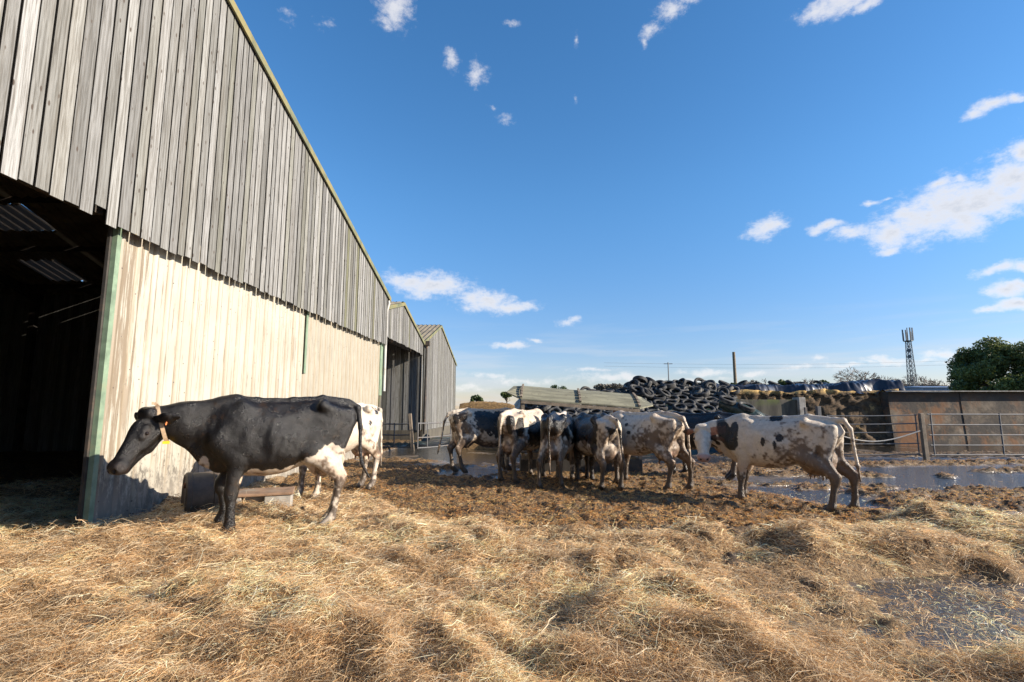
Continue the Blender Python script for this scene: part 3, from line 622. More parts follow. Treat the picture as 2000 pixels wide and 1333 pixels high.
small_barn('middle barn with an open front and sloping timber gable behind the cream wall', 18.15, 24.35, 20.4, 5.78, 5.15, 4.66, True, 5)
small_barn('farthest barn fully clad in pale grey boards with a dark downpipe', 24.55, 35.0, 29.0, 6.25, 4.72, 4.5, False, 8)

# ------------------------------------------------------------------ things by the cream wall
def cyl_ring(mb, c, ax, r, prof, n=28):
    """lathe around axis through c; prof = (t along axis, radius)"""
    ax = Vector(ax).normalized(); u = ax.cross(Vector((0, 0, 1))).normalized(); v = ax.cross(u)
    vs = []; fs = []
    for (t_, rr) in prof:
        for k in range(n):
            a = 2 * math.pi * k / n; vs.append(Vector(c) + ax * t_ + (u * math.cos(a) + v * math.sin(a)) * rr)
    for i in range(len(prof) - 1):
        for k in range(n): a = i * n + k; b = i * n + (k + 1) % n; fs.append((a, b, b + n, a + n))
    mb.add(vs, fs)
dr = tag(empty('drum', (-3.98, 7.25, 0)), 'dark round-ended drum lying on its side against the cream wall', 'drum')
mb = MB(); cyl_ring(mb, (-4.36, 7.04, .34), (.80, .60, 0), .3, [(0, .001), (0, .26), (-.02, .285), (0, .31), (.05, .315), (.06, .30), (.3, .305), (.31, .318), (.35, .318), (.36, .305), (.48, .30), (.49, .315), (.54, .31), (.54, .26), (.53, .001)])
mb.build('drum_shell', M['black_drum'], dr, smooth=True)
mb = MB(); cyl_ring(mb, (-4.36, 7.04, .48), (.80, .60, 0), .3, [(-.03, .001), (-.03, .035), (0, .035)], 12); mb.build('bung', M['rust'], dr)
tr_ = tag(empty('concrete_block', (-3.05, 7.3, 0)), 'low hollow concrete block with rusty brown top beside the dark drum', 'block')
mb = MB(); W = .62; D = .42; Hh = .36; ca, sa = math.cos(.35), math.sin(.35)
def lb(x, y, z): return (-3.42 + ca * x - sa * y, 7.15 + sa * x + ca * y, z)
def lbox(mb, x0, x1, y0, y1, z0, z1): mb.hexa([lb(x0, y0, z0), lb(x1, y0, z0), lb(x1, y1, z0), lb(x0, y1, z0), lb(x0, y0, z1), lb(x1, y0, z1), lb(x1, y1, z1), lb(x0, y1, z1)])
lbox(mb, -.30, -.22, 0, D, .0, .32); lbox(mb, .06, .40, .0, D + .1, .0, .32); lbox(mb, -.22, .06, .12, D, .0, .32); lbox(mb, -.22, .06, 0, .12, .0, .06)
mb.build('block_body', M['concrete'], tr_, bevel=.012)
mb = MB(); lbox(mb, -.32, .42, -.02, D + .12, .322, .36); mb.build('block_top', M['block_top'], tr_, bevel=.01)
# ------------------------------------------------------------------ cattle: one continuous skin per animal from blended distance fields
class SDF:
    def __init__(s, lo, hi, h):
        s.h = h; s.lo = np.array(lo, float); n = np.ceil((np.array(hi) - s.lo) / h).astype(int) + 1
        s.n = n; s.ax = [s.lo[i] + np.arange(n[i]) * h for i in range(3)]; s.D = np.full(n, 1.0, dtype=np.float32)
    def sub(s, lo, hi):
        a = np.clip(np.floor((np.array(lo) - s.lo) / s.h).astype(int), 0, s.n - 1); b = np.clip(np.ceil((np.array(hi) - s.lo) / s.h).astype(int) + 1, 1, s.n)
        sl = tuple(slice(a[i], max(b[i], a[i] + 1)) for i in range(3))
        P = np.meshgrid(*[s.ax[i][sl[i]] for i in range(3)], indexing='ij'); return sl, np.stack(P, -1)
    def comb(s, sl, d, k, cut=False):
        A = s.D[sl]
        if cut:
            d = -d; h = np.clip(.5 - .5 * (A - d) / k, 0, 1); s.D[sl] = A + (d - A) * h + k * h * (1 - h); return
        h = np.clip(.5 + .5 * (A - d) / k, 0, 1); s.D[sl] = A * (1 - h) + d * h - k * h * (1 - h)
    def cap(s, a, b, r1, r2=None, k=.04, ax=(0, 1, 0), sc_=1.0, cut=False):
        r2 = r1 if r2 is None else r2; a = np.array(a, float); b = np.array(b, float); m = max(r1, r2) * max(1, sc_) + k * 1.3 + s.h * 2
        sl, P = s.sub(np.minimum(a, b) - m, np.maximum(a, b) + m)
        ab = b - a; L2 = max(ab @ ab, 1e-9); t = np.clip(((P - a) @ ab) / L2, 0, 1); o = P - (a + t[..., None] * ab)
        n = np.array(ax, float); n /= np.linalg.norm(n); on = o @ n
        q2 = (o * o).sum(-1) - on * on + (on / sc_) ** 2
        d = (np.sqrt(np.maximum(q2, 0)) - (r1 + (r2 - r1) * t)) * min(1, max(sc_, .45)); s.comb(sl, d, k, cut); return s
    def ell(s, c, r, k=.04, cut=False, rot=None):
        c = np.array(c, float); r = np.array(r, float); m = r.max() + k * 1.3 + s.h * 2
        sl, P = s.sub(c - m, c + m); o = P - c
        if rot is not None: o = o @ np.array(rot)
        q = o / r; l = np.sqrt((q * q).sum(-1)) + 1e-9; l2 = np.sqrt((o * o / r ** 4).sum(-1)) + 1e-9
        d = l * (l - 1) / (l2 * l) * 1.0; d = (l - 1) * l / l2 if False else (l - 1) * r.min() * .6 + (l - 1) * .4 * r.mean()
        s.comb(sl, d, k, cut); return s
    def chain(s, pts, rs_, k=.03, sc_=1.0, **kw):
        for i in range(len(pts) - 1): s.cap(pts[i], pts[i + 1], rs_[i], rs_[i + 1], k, sc_=sc_, **kw)
        return s
    def mesh(s):
        D = s.D; I = D < 0; nx, ny, nz = D.shape
        cs = np.zeros((nx - 1, ny - 1, nz - 1), dtype=np.int8)
        for dx in (0, 1):
            for dy in (0, 1):
                for dz in (0, 1): cs += I[dx:nx - 1 + dx, dy:ny - 1 + dy, dz:nz - 1 + dz]
        cells = np.argwhere((cs > 0) & (cs < 8)); idx = np.full(cs.shape, -1, dtype=np.int64); idx[tuple(cells.T)] = np.arange(len(cells))
        S = np.zeros((len(cells), 3)); C = np.zeros(len(cells)); cor = [(0,0,0),(1,0,0),(0,1,0),(1,1,0),(0,0,1),(1,0,1),(0,1,1),(1,1,1)]
        for i, a in enumerate(cor):
            for b in cor[i + 1:]:
                if sum(abs(a[k] - b[k]) for k in range(3)) != 1: continue
                va = D[tuple((cells + a).T)]; vb = D[tuple((cells + b).T)]; m = (va < 0) != (vb < 0)
                t = np.where(m, va / np.where(m, va - vb, 1), 0)[:, None]; p = np.array(a) + t * (np.array(b) - np.array(a))
                S[m] += p[m]; C[m] += 1
        V = s.lo + (cells + S / C[:, None]) * s.h; Fs = []
        for ax in range(3):
            u, w = (ax + 1) % 3, (ax + 2) % 3; sh = [slice(None)] * 3; sh2 = [slice(None)] * 3
            sh[ax] = slice(0, -1); sh2[ax] = slice(1, None); A = I[tuple(sh)]; B = I[tuple(sh2)]
            e = np.argwhere(A != B); e = e[(e[:, u] > 0) & (e[:, w] > 0) & (e[:, u] < D.shape[u] - 1) & (e[:, w] < D.shape[w] - 1)]
            fl = A[tuple(e.T)]
            def ci(du, dw):
                q = e.copy(); q[:, u] += du; q[:, w] += dw; return idx[tuple(q.T)]
            f = np.stack([ci(-1, -1), ci(0, -1), ci(0, 0), ci(-1, 0)], -1); f[~fl] = f[~fl][:, ::-1]; Fs.append(f)
        return V, np.concatenate(Fs)
TX = np.array([-.86, -.80, -.68, -.48, -.28, -.05, .15, .35, .50, .62, .74, .83])
TT = np.array([1.30, 1.365, 1.40, 1.425, 1.42, 1.40, 1.395, 1.40, 1.41, 1.40, 1.33, 1.20])
TB = np.array([1.12, 1.00, .90, .80, .71, .635, .61, .62, .65, .69, .76, .88])
TW = np.array([.05, .12, .175, .225, .275, .325, .335, .305, .26, .22, .165, .07])
def cow_sdf(P):
    h = P.get('h', .02); fat = P.get('fat', 1.0)
    poll = np.array(P['poll'], float); hd = np.array(P['hd'], float); hd /= np.linalg.norm(hd); roll = P.get('roll', 0)
    nose = poll + hd * .55; hi = np.maximum([1.0, .5, 1.6], np.maximum(poll, nose) + .28); lo = np.minimum([-1.15, -.5, -.02], np.minimum(poll, nose) - .28)
    tl = P.get('tail', [(-.82, 0, 1.36), (-.91, 0, 1.33), (-.955, 0, 1.15), (-.95, 0, .85), (-.94, 0, .60), (-.93, 0, .36)])
    lo = np.minimum(lo, np.min(tl, 0) - .08); hi = np.maximum(hi, np.max(tl, 0) + .08)
    s = SDF(lo, hi, h)
    sl, Q = s.sub((-1.0, -.48, .5), (.98, .48, 1.55)); x, y, z = Q[..., 0], Q[..., 1], Q[..., 2]
    xf = np.linspace(-.86, .83, 60)
    def sm(T): v = np.interp(xf, TX, T - (P.get('belly', 0) * np.exp(-((TX - .1) / .5) ** 2) if T is TB else 0)); kk = np.array([1, 3, 5, 3, 1]) / 13.; return np.convolve(np.pad(v, 2, 'edge'), kk, 'valid')
    zt = np.interp(x, xf, sm(TT)); zb = np.interp(x, xf, sm(TB)); hw = np.interp(x, xf, sm(TW)) * fat
    zc = (zt * .48 + zb * .52); hz = (zt - zb) / 2; v = (z - zc) / hz
    rear = sstep(-.1, -.6, x)
    wz = np.where(v > 0, 1 - (.42 - .22 * rear) * v ** 2, 1 - (.10 + .35 * rear) * v ** 2)
    u = np.abs(y) / (hw * wz)
    f = (np.abs(u) ** 2.2 + np.abs(v) ** 2.3) ** (1 / 2.25)
    d = (f - 1) * np.minimum(hw, hz) * .9
    over = np.maximum(np.maximum(x - .83, -.86 - x), 0); d = np.sqrt(np.maximum(d, 0) ** 2 + over ** 2) + np.minimum(d, 0)
    ribs = np.sin((x + .28 * (z - 1.0)) * 2 * np.pi / .092) * (.0012 + .0012 * np.sin(x * 9)) * sstep(-.28, -.15, x) * sstep(.48, .30, x) * sstep(.75, .85, z) * sstep(1.3, 1.2, z) * P.get('rib', 1)
    s.comb(sl, d + ribs, .02)
    s.chain([(-.78, 0, 1.385), (-.45, 0, 1.425), (-.1, 0, 1.40), (.3, 0, 1.395), (.52, 0, 1.405), (.66, 0, 1.38)], [.035, .032, .028, .03, .045, .04], .05)
    LO = P.get('legs', {}); g = P.get('leg', 1.16)
    for sd in (-1, 1):
        sn = 'L' if sd > 0 else 'R'
        s.cap((-.45, sd * .18, 1.37), (-.43, sd * .222, 1.335), .05, .042, .07)                 # hook
        s.cap((-.44, sd * .22, 1.34), (-.62, sd * .17, 1.26), .04, .06, .06); s.cap((-.62, sd * .17, 1.25), (-.80, sd * .115, 1.27), .05, .042, .05)   # to pin
        s.ell((-.24, sd * .33, 1.20), (.17, .075, .13), .11, cut=True)                         # hollow before the hook
        s.ell((-.62, sd * .245, 1.12), (.11, .065, .12), .07, cut=True)
        s.ell((.26, sd * .345, 1.0), (.09, .055, .30), .09, cut=True); s.ell((.46, sd * .32, 1.22), (.05, .04, .18), .07, cut=True); s.ell((.72, sd * .20, 1.12), (.05, .06, .16), .06, cut=True); s.ell((-.30, sd * .30, .86), (.09, .06, .10), .07, cut=True)
        g = P.get('leg', 1.16); hx = LO.get('H' + sn, (0, 0)); dx, dy = hx[0], hx[1]
        st = (-.36 + dx * .25, sd * .205, .84); hk = (-.77 + dx * .8, sd * (.165 + dy * .7), .53); ft = (-.70 + dx, sd * (.165 + dy), .135); to = (-.62 + dx, sd * (.165 + dy), .045)
        s.cap((-.55, sd * .14, 1.15), st, .17, .115, .06, sc_=.62); s.cap((-.74, sd * .11, 1.16), (-.66 + dx * .4, sd * .15, .80), .115, .085, .06, sc_=.75)
        s.cap(st, (-.60 + dx * .5, sd * .185, .69), .105, .078, .05, sc_=.72); s.cap((-.55 + dx * .5, sd * .19, .74), hk, .095, .052 * g, .04, sc_=.75)
        s.cap((-.68 + dx * .5, sd * .16, .80), (hk[0] - .035, hk[1], hk[2] + .04), .045, .026, .03)
        s.cap((hk[0] - .03, hk[1], hk[2] + .03), (hk[0] + .01, hk[1], hk[2] - .05), .044 * g, .050 * g, .03, sc_=.85)
        s.cap(hk, (hk[0] * .35 + ft[0] * .65, hk[1] * .35 + ft[1] * .65, hk[2] * .35 + ft[2] * .65), .046 * g, .036 * g, .025, sc_=.8); s.cap((hk[0] * .35 + ft[0] * .65, hk[1] * .35 + ft[1] * .65, hk[2] * .35 + ft[2] * .65), ft, .036 * g, .048 * g, .02, sc_=.9)
        s.cap(ft, to, .046 * g, .055 * g, .02, sc_=.95); s.cap((to[0] - .02, to[1] - .027, .035), (to[0] + .05, to[1] - .024, .025), .034, .026, .015); s.cap((to[0] - .02, to[1] + .027, .035), (to[0] + .05, to[1] + .024, .025), .034, .026, .015)
        g = P.get('leg', 1.16) * P.get('fore', 1.0)
        fx = LO.get('F' + sn, (0, 0, 0)); dx, dy, lift = fx[0], fx[1], (fx[2] if len(fx) > 2 else 0)
        el_ = (.46 + dx * .2, sd * .185, .80); kn = (.52 + dx * .6 + lift * .5, sd * (.155 + dy * .6), .45 + lift * .45)
        ft = (.52 + dx - lift * .25, sd * (.155 + dy), .13 + lift); to = (.58 + dx - lift * .35, sd * (.155 + dy), .045 + lift * .8)
        s.cap((.44, sd * .13, 1.27), (.64, sd * .175, .98), .11, .115, .07, sc_=.6); s.cap((.42, sd * .15, 1.15), (.47, sd * .18, .86), .14, .10, .07, sc_=.6)
        s.cap((.64, sd * .17, .98), el_, .105, .09, .06, sc_=.7); s.cap(el_, kn, .098, .052 * g, .04, sc_=.78); s.cap((kn[0], kn[1], kn[2] + .03), (kn[0] + .005, kn[1], kn[2] - .03), .055 * g, .05 * g, .02, sc_=.9)
        mid = tuple(kn[i] * .35 + ft[i] * .65 for i in range(3)); s.cap(kn, mid, .045 * g, .037 * g, .02, sc_=.85); s.cap(mid, ft, .037 * g, .047 * g, .02, sc_=.9)
        s.cap(ft, to, .046 * g, .054 * g, .02, sc_=.95)
        for q in (-.026, .026): s.cap((to[0] - .02, to[1] + q, to[2] - .01), (to[0] + .045, to[1] + q * .9, to[2] - .02), .034, .026, .015)
    # neck
    yv = np.array([0, 1, 0]); up = np.cross(np.cross(hd, [0, 0, 1.]), hd)
    if np.linalg.norm(up) < .2: up = np.array([.9, 0, .3]) - hd * (np.array([.9, 0, .3]) @ hd)
    up /= np.linalg.norm(up)
    if P.get('up') is not None: up = np.array(P['up'], float); up -= hd * (up @ hd); up /= np.linalg.norm(up)
    lat = np.cross(up, hd); hs = P.get('head', 1.04)
    nb = poll - hd * .02 - up * .09; base = np.array([.58, 0, 1.14]); midn = base * .45 + nb * .55 + np.array([0, 0, .02]) + (np.array([.05, 0, 0]))
    s.cap(base - [0, 0, .02], midn - [0, 0, .03], .26, .185, .09, sc_=.55); s.cap(midn - [0, 0, .03], nb - [0, 0, .01], .185, .125, .06, sc_=.66)
    s.cap((.60, 0, 1.33), midn + [0, 0, .06], .09, .07, .07); s.cap((.76, 0, .90), (.66, 0, .74), .10, .08, .08, sc_=.7); s.cap((.80, 0, .80), midn - [0, 0, .20], .065, .035, .07, sc_=.6)
    H = lambda a, b, c: poll + (hd * a + lat * b + up * c) * hs
    kw = dict(ax=lat); cap0, ell0 = s.cap, s.ell
    s.cap = lambda a, b, r1, r2=None, k=.04, **q: cap0(a, b, r1 * hs, (r1 if r2 is None else r2) * hs, k, **q)
    s.cap(H(.02, 0, -.08), H(.17, 0, -.085), .095, .108, .04, sc_=.98, **kw); s.cap(H(.0, -.04, .0), H(.0, .04, .0), .058, .058, .035)
    s.cap(H(.15, 0, -.08), H(.43, 0, -.09), .102, .074, .04, sc_=.95, **kw); s.cap(H(.12, 0, -.015), H(.40, 0, -.045), .04, .03, .04)
    s.cap(H(.475, -.035, -.085), H(.475, .035, -.085), .062, .062, .02); s.cap(H(.50, -.03, -.075), H(.50, .03, -.075), .055, .055, .02)
    s.cap(H(.05, 0, -.185), H(.20, 0, -.195), .085, .072, .05, sc_=.85, **kw); s.cap(H(.20, 0, -.175), H(.46, 0, -.15), .062, .044, .03, sc_=.9, **kw)
    for q in (-1, 1):
        s.cap(H(.13, q * .082, -.035), H(.21, q * .085, -.045), .034, .028, .025); s.cap(H(.10, q * .075, -.13), H(.26, q * .06, -.12), .05, .035, .04)
        s.cap(H(.17, q * .122, -.052), H(.18, q * .122, -.053), .012, .012, .01, cut=True)
        s.cap(H(.54, q * .034, -.062), H(.525, q * .05, -.055), .013, .012, .01, cut=True)
        er = P.get('ear', -.03); ebk = np.array(P.get('earback', (0, 0, 0)), float); eb, em, et = H(.03, q * .095, -.035), H(.035, q * .19, -.045 + er) + ebk * .5, H(.03, q * .285, -.05 + er * 2) + ebk
        nrm = hd * .95 + up * .25
        s.cap(eb, em, .032, .060, .02, ax=nrm, sc_=.42); s.cap(em, et, .060, .02, .015, ax=nrm, sc_=.40)
    # mouth line
    for q in (-1, 1): s.cap(H(.50, q * .045, -.125), H(.38, q * .058, -.115), .006, .005, .01, cut=True)
    s.cap = cap0
    # udder and teats
    us = P.get('udder', 1.0)
    s.ell((-.50, 0, .70), (.20 * us, .15 * us, .155 * us), .06); s.ell((-.66, 0, .78), (.11 * us, .12 * us, .17 * us), .05)
    for a in (-.60, -.44):
        for q in (-.07, .07): s.cap((a, q, .60), (a, q * 1.15, .70 - .20 * us), .020, .013, .015)
    # tail
    r = [.040, .036, .026, .020, .024, .012] if len(tl) == 6 else list(np.interp(np.linspace(0, 1, len(tl)), [0, .3, .65, .8, .92, 1], [.036, .028, .018, .022, .036, .010]))
    s.chain(tl, [max(a, h * .8) for a in r], .03)
    s.D[:, :, :max(1, int(round((0 - s.lo[2]) / h)))] = 1.0
    V, Fc = s.mesh()
    return V, Fc, H, dict(lat=lat, up=up, hd=hd)
WH = np.array([.62, .54, .44]); BK = np.array([.0068, .0060, .0060]); PK = np.array([.58, .34, .26]); DIRT = np.array([.105, .057, .025])
def cow_col(V, P, H):
    base, alt = (WH, BK) if P['base'] == 'w' else (BK, WH)
    sd = P['seed']; n = fbm(V, 4.0, 3, sd); n2 = fbm(V, 14.0, 3, sd + 5)
    f = np.full(len(V), -1.0)
    for (cx, cy, cz, rx, ry, rz_) in P.get('spots', []):
        q = (V - np.array([cx, cy, cz])) / np.array([rx, ry, rz_]); f = np.maximum(f, 1 - np.sqrt((q * q).sum(-1)))
    f = f + (n - .5) * .8 + (n2 - .5) * .5
    C = base + (alt - base) * sstep(-.012, .012, f)[:, None]
    def blend(c, m): nonlocal C; C = C + (c - C) * np.clip(m, 0, 1)[:, None]
    lum = C[:, 0]
    L = np.stack([(V - H(0, 0, 0)) @ k for k in (P['_hd'], P['_lat'], P['_up'])], -1) / P.get('head', 1.04)
    hmask = (L[:, 0] > -.12) & (L[:, 0] < .65) & (np.abs(L[:, 1]) < .32) & (np.abs(L[:, 2] + .08) < .3)
    # pinkish or warm skin: udder, escutcheon, belly edge
    ud = 1 - np.sqrt((((V - [-.56, 0, .68]) / [.24, .17, .24]) ** 2).sum(-1)); blend(PK, sstep(-.05, .15, ud + (n2 - .5) * .2) * P.get('pink', .85))
    blend(np.array([.50, .33, .22]), sstep(.75, .6, V[:, 2] + (n - .5) * .15) * (V[:, 2] > .52) * (lum > .2) * .55)
    mz = hmask & (L[:, 0] > .455 + (n2 - .5) * .05); blend(np.array(P.get('muzzle', (.018, .015, .014))), mz * sstep(.44, .50, L[:, 0]) * .95)
    La = np.abs(L[:, 1]); de = np.sqrt(((L[:, 0] - .172) / .055) ** 2 + ((L[:, 2] + .05) / .038) ** 2); blend(np.array([.09, .045, .035]) if P['base'] == 'w' else np.array([.022, .016, .014]), hmask * (La > .05) * sstep(1.0, .6, de) * .9)
    dn_ = np.sqrt(((L[:, 0] - .53) / .03) ** 2 + ((La - .045) / .022) ** 2 + ((L[:, 2] + .06) / .03) ** 2); blend(np.array([.012, .008, .008]), hmask * sstep(1, .5, dn_))
    dmo = np.abs(L[:, 2] + .123 + .03 * (L[:, 0] - .45)); blend(np.array([.03, .018, .015]), hmask * (L[:, 0] > .36) * sstep(.010, .004, dmo) * .9)
    ear = hmask & (np.abs(L[:, 1]) > .12) & (L[:, 0] < .12)
    if P['base'] == 'w' : blend(np.array([.33, .12, .06]), ear * .9 * (L[:, 0] > .02)); blend(BK, ear * sstep(.19, .22, np.abs(L[:, 1]) + (n2 - .5) * .06) * (P.get('eartip', 0)))
    # dirt
    dm = P.get('dirt', .5); dn = fbm(V, 5.0, 4, sd + 20); dz = sstep(.75, .40, V[:, 2]) * .5 + sstep(.4, .1, V[:, 2]) * .35
    rear = sstep(.25, -.5, V[:, 0]) * sstep(1.35, .95, V[:, 2]) * .42 * P.get('rear', 1)
    far = np.where(hmask, 0, 1); fn = fbm(V, 22.0, 3, sd + 40) - .5; m = sstep(.60, .92, dn + fn * 1.1 + (dz * 1.25 + rear * 1.15) * dm) * far
    lm = C[:, 0:1]; lg = sstep(.65, .35, V[:, 2])[:, None]; dc =  (1 - .55 * lg) * np.where(lm > .2, DIRT * 1.0 + lm * .05, DIRT * .28); C = C + (dc - C) * (m * .95)[:, None]
    wash = sstep(.3, .7, fbm(V, 2.2, 3, sd + 31)) * P.get('wash', .45) * far * (C[:, 0] > .2); blend(np.array([.42, .28, .16]), wash * dm)
    blend(np.array([.06, .045, .035]), sstep(.085, .055, V[:, 2]))
    return np.clip(C, 0.005, .8)
COWS = []
def make_cow(loc, head_dir, P, label, scale=(1, 1, 1), eyes=False):
    rz = math.atan2(head_dir[1], head_dir[0]); Rz = Matrix.Rotation(-rz, 3, 'Z')
    if 'hw' in P: P['hd'] = list(Rz @ Vector(P['hw']))
    if 'upw' in P: P['up'] = list(Rz @ Vector(P['upw']))
    V, Fc, H, fr = cow_sdf(P); P['_hd'], P['_lat'], P['_up'] = fr['hd'], fr['lat'], fr['up']
    C = cow_col(V, P, H); sc3 = np.array(scale)
    V = V + ((fbm(V, 6, 3, P['seed'] + 3) - .5) * .014)[:, None] * np.array([1, 1, 1])
    o = np_mesh('dairy_cow', V * sc3, Fc, M['hide'], smooth=True, col=C, local=True)
    o.location = loc; o.rotation_euler = (0, 0, rz)
    tag(o, label, 'cow', 'dairy cows standing in the yard'); COWS.append(o)
    if eyes:
        for q in (-1, 1):
            c = H(.172, q * .112, -.050) * sc3; mb = MB(); prof = [(math.cos(a), math.sin(a)) for a in np.linspace(0.001, math.pi - .001, 9)]
            cyl_ring(mb, c, (1, 0, .01), 1, [(t_ * .021, r_ * .021) for t_, r_ in prof], 14); mb.build('eye', M['eye'], o, smooth=True, local=True)
    return o, H, fr, sc3
def tail(x=-.95, y=0, lo=.36, sway=0):
    return [(-.82, 0, 1.36), (-.91, y * .3, 1.33), (x, y * .6, 1.15), (x + sway * .3, y * .8, .85), (x + sway * .7, y, .60), (x + sway, y * 1.1, lo)]
down = dict(poll=(1.12, 0, .95), hd=(.45, 0, -.9))
# the near black cow
c1, H1, f1, s1 = make_cow((-2.74, 6.19, .08), (-.88, -.45), dict(h=.0125, base='b', seed=3, poll=(1.38, .08, 1.26), hd=(.44, .42, -.80), dirt=.25, ear=.0, earback=(-.09, .0, .03), leg=1.14, fore=1.14, head=1.12, muzzle=(.022, .017, .016), udder=.95,
    legs={'HL': (.10, 0), 'HR': (.04, .02), 'FL': (-.02, 0), 'FR': (.07, 0, .12)}, pink=.35,
    spots=[(.30, 0, .58, .22, .30, .12), (.02, 0, .60, .25, .3, .09), (-.25, 0, .62, .3, .3, .11), (-.52, .2, .70, .26, .14, .20), (-.50, -.2, .70, .25, .14, .17), (-.68, 0, .50, .32, .36, .38), (-.65, 0, .2, .3, .36, .38),
           (-.55, 0, .66, .25, .18, .16), (.80, 0, .76, .06, .12, .09), (1.36, .04, 1.24, .04, .035, .04), (-.97, 0, .50, .07, .07, .22)],
    tail=[(-.82, 0, 1.36), (-.90, .03, 1.31), (-.93, .06, 1.1), (-.935, .07, .85), (-.96, .09, .68), (-1.06, .12, .52)]),
    'large black cow with a pale neck strap standing side-on beside the cream wall', (.965, 1.0, 1.085), eyes=True)
# neck strap with yellow tag, ear tag
mb = MB(); hd, up, lat = (Vector(f1[k]) for k in ('hd', 'up', 'lat'))
pc = Vector(H1(.0, 0, -.10)) + Vector((-.075, 0, -.035)); axn = Vector((.93, .06, -.30)).normalized(); ua = axn.cross(Vector((0, 1, 0))).normalized(); va = axn.cross(ua)
ring = []
for k in range(36):
    a = 2 * math.pi * k / 36; ring.append(pc + ua * math.cos(a) * .182 * 1.0 + va * math.sin(a) * .128)
sv = Vector(s1); vs = []; fs = []
for i, p in enumerate(ring):
    o_ = (p - pc).normalized()
    for (dw, dr_) in ((-.019, 0), (.019, 0), (.019, .008), (-.019, .008)):
        q = p + axn * dw + o_ * dr_; vs.append((q.x * sv.x, q.y * sv.y, q.z * sv.z))
n_ = len(ring)
for i in range(n_):
    for k in range(4): fs.append((i * 4 + k, i * 4 + (k + 1) % 4, ((i + 1) % n_) * 4 + (k + 1) % 4, ((i + 1) % n_) * 4 + k))
mb.add(vs, fs)
top = max(ring, key=lambda p: p.z); te = [top, top + Vector((.012, .03, .02)), top + Vector((.03, .04, .03)), top + Vector((.05, .05, .03))]
te = [Vector((p.x * sv.x, p.y * sv.y, p.z * sv.z)) for p in te]
for a, b in zip(te[:-1], te[1:]): mb.bar(a, b, .03, .006, up=(0, 1, 0))
st_ = mb.build('neck_strap', M['strap'], c1, smooth=False, local=True)
low = min(ring, key=lambda p: p.z); mb = MB(); lw = Vector((low.x * sv.x, low.y * sv.y, low.z * sv.z)) + Vector((0, .03, -.01))
mb.bar(lw + Vector((-.03, 0, 0)), lw + Vector((.03, 0, 0)), .05, .03); mb.build('strap_buckle', M['yellow_tag'], st_, local=True)
mb = MB(); e = (H1(.045, .18, -.065) + np.array([-.07, 0, .0])) * s1; mb.bar(Vector(e) + Vector((.02, .01, .03)), Vector(e) + Vector((.03, .02, -.03)), .045, .012, up=(1, .2, 0)); mb.build('ear_tag', M['orange_tag'], c1, local=True)

make_cow((-2.98, 8.98, .06), (-.50, -.87), dict(h=.02, base='w', seed=8, poll=(1.2, .1, 1.1), hd=(.6, 0, -.8), dirt=.35, spots=[(-.62, .2, 1.30, .06, .08, .07), (-.84, .0, 1.33, .06, .1, .06), (-.45, .25, 1.12, .04, .1, .05), (.2, .3, 1.2, .3, .2, .25), (.9, 0, 1.1, .3, .3, .3)], rear=.4,
    legs={'HL': (.05, 0), 'HR': (-.03, 0), 'FL': (0, 0), 'FR': (.08, 0)}, tail=tail(-.93, .06)), 'white cow with small black spots half hidden behind the near black cow', (1.03, 1, 1.06))
make_cow((-.66, 12.65, 0), (.93, .37), dict(down, belly=.07, h=.021, base='w', seed=12, dirt=.8, spots=[(.05, -.25, 1.18, .46, .3, .30), (.35, -.2, 1.05, .4, .35, .33), (-.78, -.1, 1.2, .09, .16, .14), (-.62, -.2, 1.28, .12, .1, .12), (.95, 0, 1.0, .35, .3, .4)],
    legs={'HR': (.08, 0), 'HL': (-.06, 0)}, tail=tail(-1.0, .1, .42, -.14)), 'black and white cow side-on nearest the barns with its tail swung out', (1.0, 1, 1.04))
make_cow((.27, 10.95, 0), (.52, .86), dict(down, h=.021, base='w', seed=17, dirt=.85, spots=[(-.80, -.12, 1.18, .14, .09, .20), (-.60, -.22, 1.1, .14, .1, .22), (-.8, .15, 1.0, .12, .12, .3), (.15, -.3, 1.28, .10, .15, .25), (.1, -.25, .95, .5, .3, .25), (.4, .3, 1.1, .4, .2, .3)],
    tail=tail(-.93, .05, .30)), 'cow with white hips and brown-stained rear seen from behind, left of the feeder', (.98, 1, 1.03))
make_cow((.93, 10.25, 0), (.30, .95), dict(down, h=.021, base='b', seed=23, dirt=.7, spots=[(.1, 0, 1.42, .5, .12, .06), (-.2, -.33, 1.0, .1, .16, .22), (-.50, -.2, .80, .2, .2, .18), (-.74, -.02, .5, .2, .35, .55), (.1, -.2, .7, .3, .2, .18), (.5, 0, .3, .3, .4, .4)], pink=.8,
    legs={'HL': (-.12, .05), 'HR': (.1, 0)}, tail=tail(-.94, -.02, .34)), 'dark thin cow with white hind legs and long pale tail, seen from behind', (.98, .95, .99))
make_cow((1.42, 11.45, 0), (.05, 1), dict(down, h=.024, base='b', seed=29, dirt=.5, spots=[(-.5, 0, .4, .3, .4, .3)], tail=tail(-.92, .0)), 'mostly hidden black cow between the pale-tailed cow and the black-rumped cow', (.95, .9, .93))
make_cow((1.58, 9.98, 0), (-.26, .966), dict(down, h=.021, base='b', seed=34, dirt=.6, spots=[(-.76, 0, 1.30, .26, .28, .13), (-.74, .16, .95, .22, .10, .42), (-.85, -.15, 1.1, .1, .07, .3), (-.72, 0, .45, .25, .35, .5), (-.2, .3, .75, .3, .2, .2), (-.80, 0, .9, .2, .06, .2)],
    legs={'HL': (.04, 0), 'HR': (-.06, 0)}, udder=1.12, tail=tail(-.93, -.13, .34)), 'cow with a white-rimmed black rump and full udder, seen from behind', (.97, 1.0, .97))
